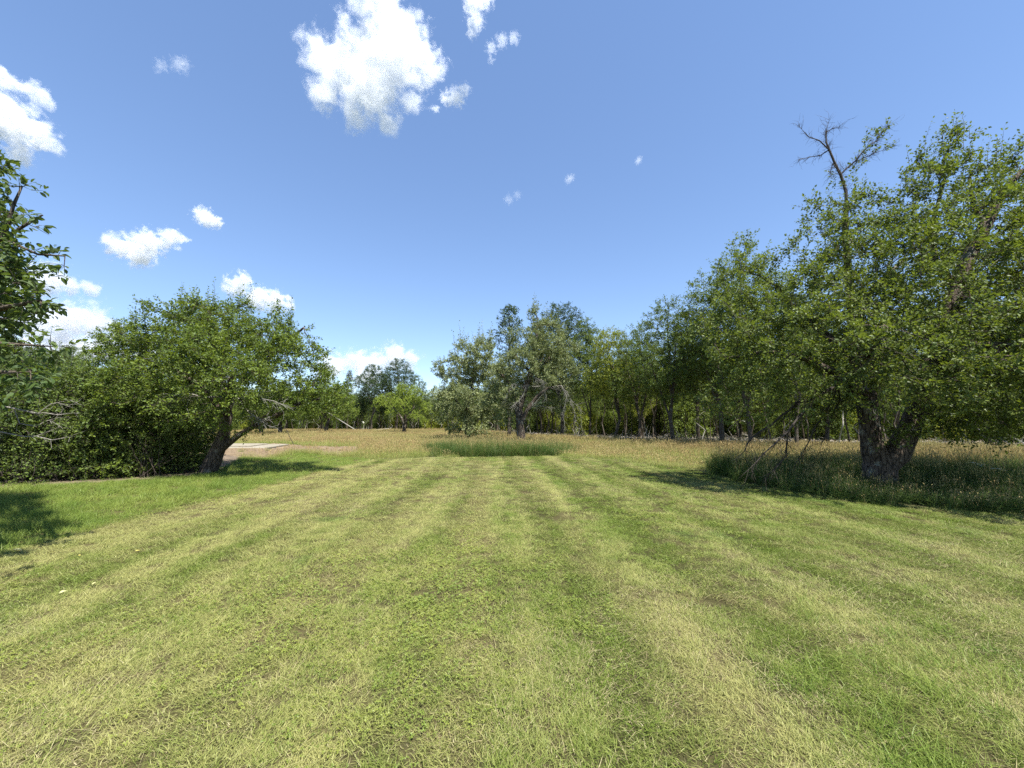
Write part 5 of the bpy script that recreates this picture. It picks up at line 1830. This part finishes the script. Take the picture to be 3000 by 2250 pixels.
TV, TQ, TT = twig_tubes(p0, p0 + d * L[:, None] * .5, p0 + d * L[:, None] + rng.normal(size=(ns, 3)) * .08, rng.uniform(.008, .022, ns))
o = link('brush_litter', np_mesh('brush_litter', TV, [TQ, TT], [BARK['pale']]))
o['kind'] = 'stuff'
o['label'] = 'dead sticks strewn under the edge of the wood'

# ------------------------------------------------------------------ the pale slab on the bare soil
def box(x0, x1, y0, y1, z0, z1):
    v = np.array([(x, y, z) for z in (z0, z1) for x, y in ((x0, y0), (x1, y0), (x1, y1), (x0, y1))], float)
    f = np.array([(3, 2, 1, 0), (4, 5, 6, 7), (0, 1, 5, 4), (1, 2, 6, 5), (2, 3, 7, 6), (3, 0, 4, 7)])
    return v, f


def bev_box(name, x0, x1, y0, y1, z0, z1, mat, parent, bev=.012, shear=0.0):
    import bmesh
    v, f = box(x0, x1, y0, y1, z0, z1)
    v[:, 0] += (v[:, 1]) * shear
    bm = bmesh.new()
    vs = [bm.verts.new(c) for c in v]
    for q in f: bm.faces.new([vs[i] for i in q])
    bmesh.ops.bevel(bm, geom=bm.edges[:], offset=bev, segments=1, affect='EDGES')
    me = bpy.data.meshes.new(name)
    bm.to_mesh(me); bm.free()
    me.materials.append(mat)
    return link(name, me, parent)


M_SLAB = earth_material('pale_concrete', ((0.235, 0.205, 0.150), (0.280, 0.250, 0.190), (0.190, 0.165, 0.120)), 1.1, 0.15, 0.01)
M_BOARD = earth_material('form_timber', ((0.300, 0.230, 0.140), (0.360, 0.280, 0.180), (0.250, 0.190, 0.110)), 4.0, 0.2, 0.01)
so = tag(empty('concrete_slab', (-17.2, 25.3, 0)), 'pale flat slab on bare soil right of the leaning apple trunk', 'slab')
bev_box('slab', -2.55, 2.55, -2.1, 2.1, .02, .15, M_SLAB, so, .015, -.23)
bev_box('step', -2.45, 1.2, -.9, 1.95, .152, .20, M_SLAB, so, .015, -.23)
bev_box('form_board', -2.6, 2.6, -2.16, -2.103, .0, .13, M_BOARD, so, .006, -.23)
bev_box('form_board', -2.6, 2.6, 2.103, 2.16, .0, .13, M_BOARD, so, .006, -.23)

# a thin stick leaning out of the soil
a, b = G(865, 1312), W(832, 1245, G(865, 1312).y - .2)
n = 8
p = np.array([np.array(a) + (np.array(b) - np.array(a)) * i / n for i in range(n + 1)]) - np.array(a)
p[1:-1, 0] += np.random.default_rng(2).normal(size=n - 1) * .008
v, f = tubes(p + np.array([0, 0, .0]), np.arange(n + 1) - 1, np.linspace(.022, .012, n + 1), rng)
o = link('stick', np_mesh('stick', v, [f], [BARK['twig']], smooth=True), None, a)
tag(o, 'thin dark stick leaning up out of the bare soil right of the slab', 'stick')

# ------------------------------------------------------------------ fallen leaves on the lawn, white umbels in the tall grass
def leaf_litter_mesh(seed):
    rg = np.random.default_rng(seed)
    n = 5
    V, F = [], []
    for i in range(n + 1):
        f = i / n
        w = .28 * math.sin(math.pi * min(max(f, .02), .99)) ** .8
        z = .16 * math.sin(f * 3.1) + rg.normal() * .01
        V += [(-w, f - .5, z + .05 * w), (0, f - .5, z - .03), (w, f - .5, z + .08 * w)]
    for i in range(n):
        for k in (0, 1):
            o = i * 3 + k
            F.append((o, o + 1, o + 4, o + 3))
    return np_mesh('fallen_leaf', V, [np.array(F)], [M_FALLEN], smooth=True)


M_FALLEN = bpy.data.materials.new('fallen_yellow_leaf')
_t = NT(M_FALLEN)
_oi = _t.n('ShaderNodeObjectInfo').outputs['Random']
_c = _t.mix(_oi, (0.40, 0.39, 0.18), (0.42, 0.36, 0.08))
_b = _t.n('ShaderNodeBsdfPrincipled', ins={'Base Color': _c, 'Roughness': 0.7})
_t.link(_b.outputs[0], _t.out.inputs['Surface'])
fl = [leaf_litter_mesh(k) for k in range(3)]
for k, (px, py, s, lab) in enumerate((
        (50, 1622, .20, 'large pale yellow leaf on the lawn nearest the left edge'), (148, 1629, .16, 'bright yellow leaf on the lawn beside the shadow at the left'),
        (188, 1610, .11, 'small pale leaf right of and behind the bright yellow leaf'), (285, 1484, .12, 'pale leaf lying alone in the longer grass at the left'),
        (403, 1624, .12, 'pale curled leaf on the mown lawn farthest right of the scattered leaves'), (252, 1569, .14, 'pale leaf at the mowing edge right of the dark shadow'),
        (185, 1748, .15, 'pale narrow leaf nearest the viewer at the left'), (275, 1722, .10, 'tiny pale leaf right of the narrow near leaf'),
        (230, 1638, .10, 'tiny pale leaf right of the bright yellow leaf'), (325, 1586, .10, 'tiny pale leaf on the mown lawn right of the dark shadow'))):
    p = G(px, py)
    o = link('fallen_leaf', fl[k % 3], None, (p.x, p.y, .04))
    o.rotation_euler = (rr.uniform(-.3, .3), rr.uniform(-.3, .3), rr.random() * 6.28)
    o.scale = (s * .42, s * .42, s * .42)
    tag(o, lab, 'leaf', 'fallen leaves on the lawn at the left')

M_WHITE = bpy.data.materials.new('white_petals')
_t = NT(M_WHITE)
_b = _t.n('ShaderNodeBsdfDiffuse', ins={'Color': (0.75, 0.75, 0.68, 1)})
_t.link(_b.outputs[0], _t.out.inputs['Surface'])


def umbel_mesh():
    v, q = [], []
    rg = np.random.default_rng(4)
    for k in range(14):
        a = k * 2.4; r = .05 * math.sqrt(k / 14)
        c = np.array([r * math.cos(a), r * math.sin(a), .012 * (1 - k / 14)])
        o = len(v)
        for j in range(6):
            b = j * 1.047
            v.append(c + np.array([math.cos(b) * .011, math.sin(b) * .011, rg.normal() * .002]))
        q.append(tuple(range(o, o + 6)))
    return np_mesh('flower_head', np.array(v), [np.array(q)], [M_WHITE])


um = umbel_mesh()
p = np.array([(0, 0, 0), (.01, 0, .4), (.0, .01, .8)])
v, f = tubes(p, np.array([-1, 0, 1]), np.array([.004, .0035, .003]), rng)
stm = np_mesh('stem', v, [f], [M_LUSH])
for k, (px, py) in enumerate(((2852, 1356), (2868, 1360), (2881, 1361), (2912, 1373), (2925, 1374), (2942, 1379), (2950, 1379), (2874, 1366))):
    d = 9.4 + .12 * k
    w = W(px, py, d)
    r = empty('wildflower', (w.x, w.y, 0))
    h = w.z
    s = link('stem', stm, r); s.scale = (1, 1, h / .8)
    e = link('flower_head', um, r); e.location = (0, .01, h)
    tag(r, 'flat white flower head among the tall grass right of the huge apple trunk', 'flower', 'white wildflowers in the tall grass')
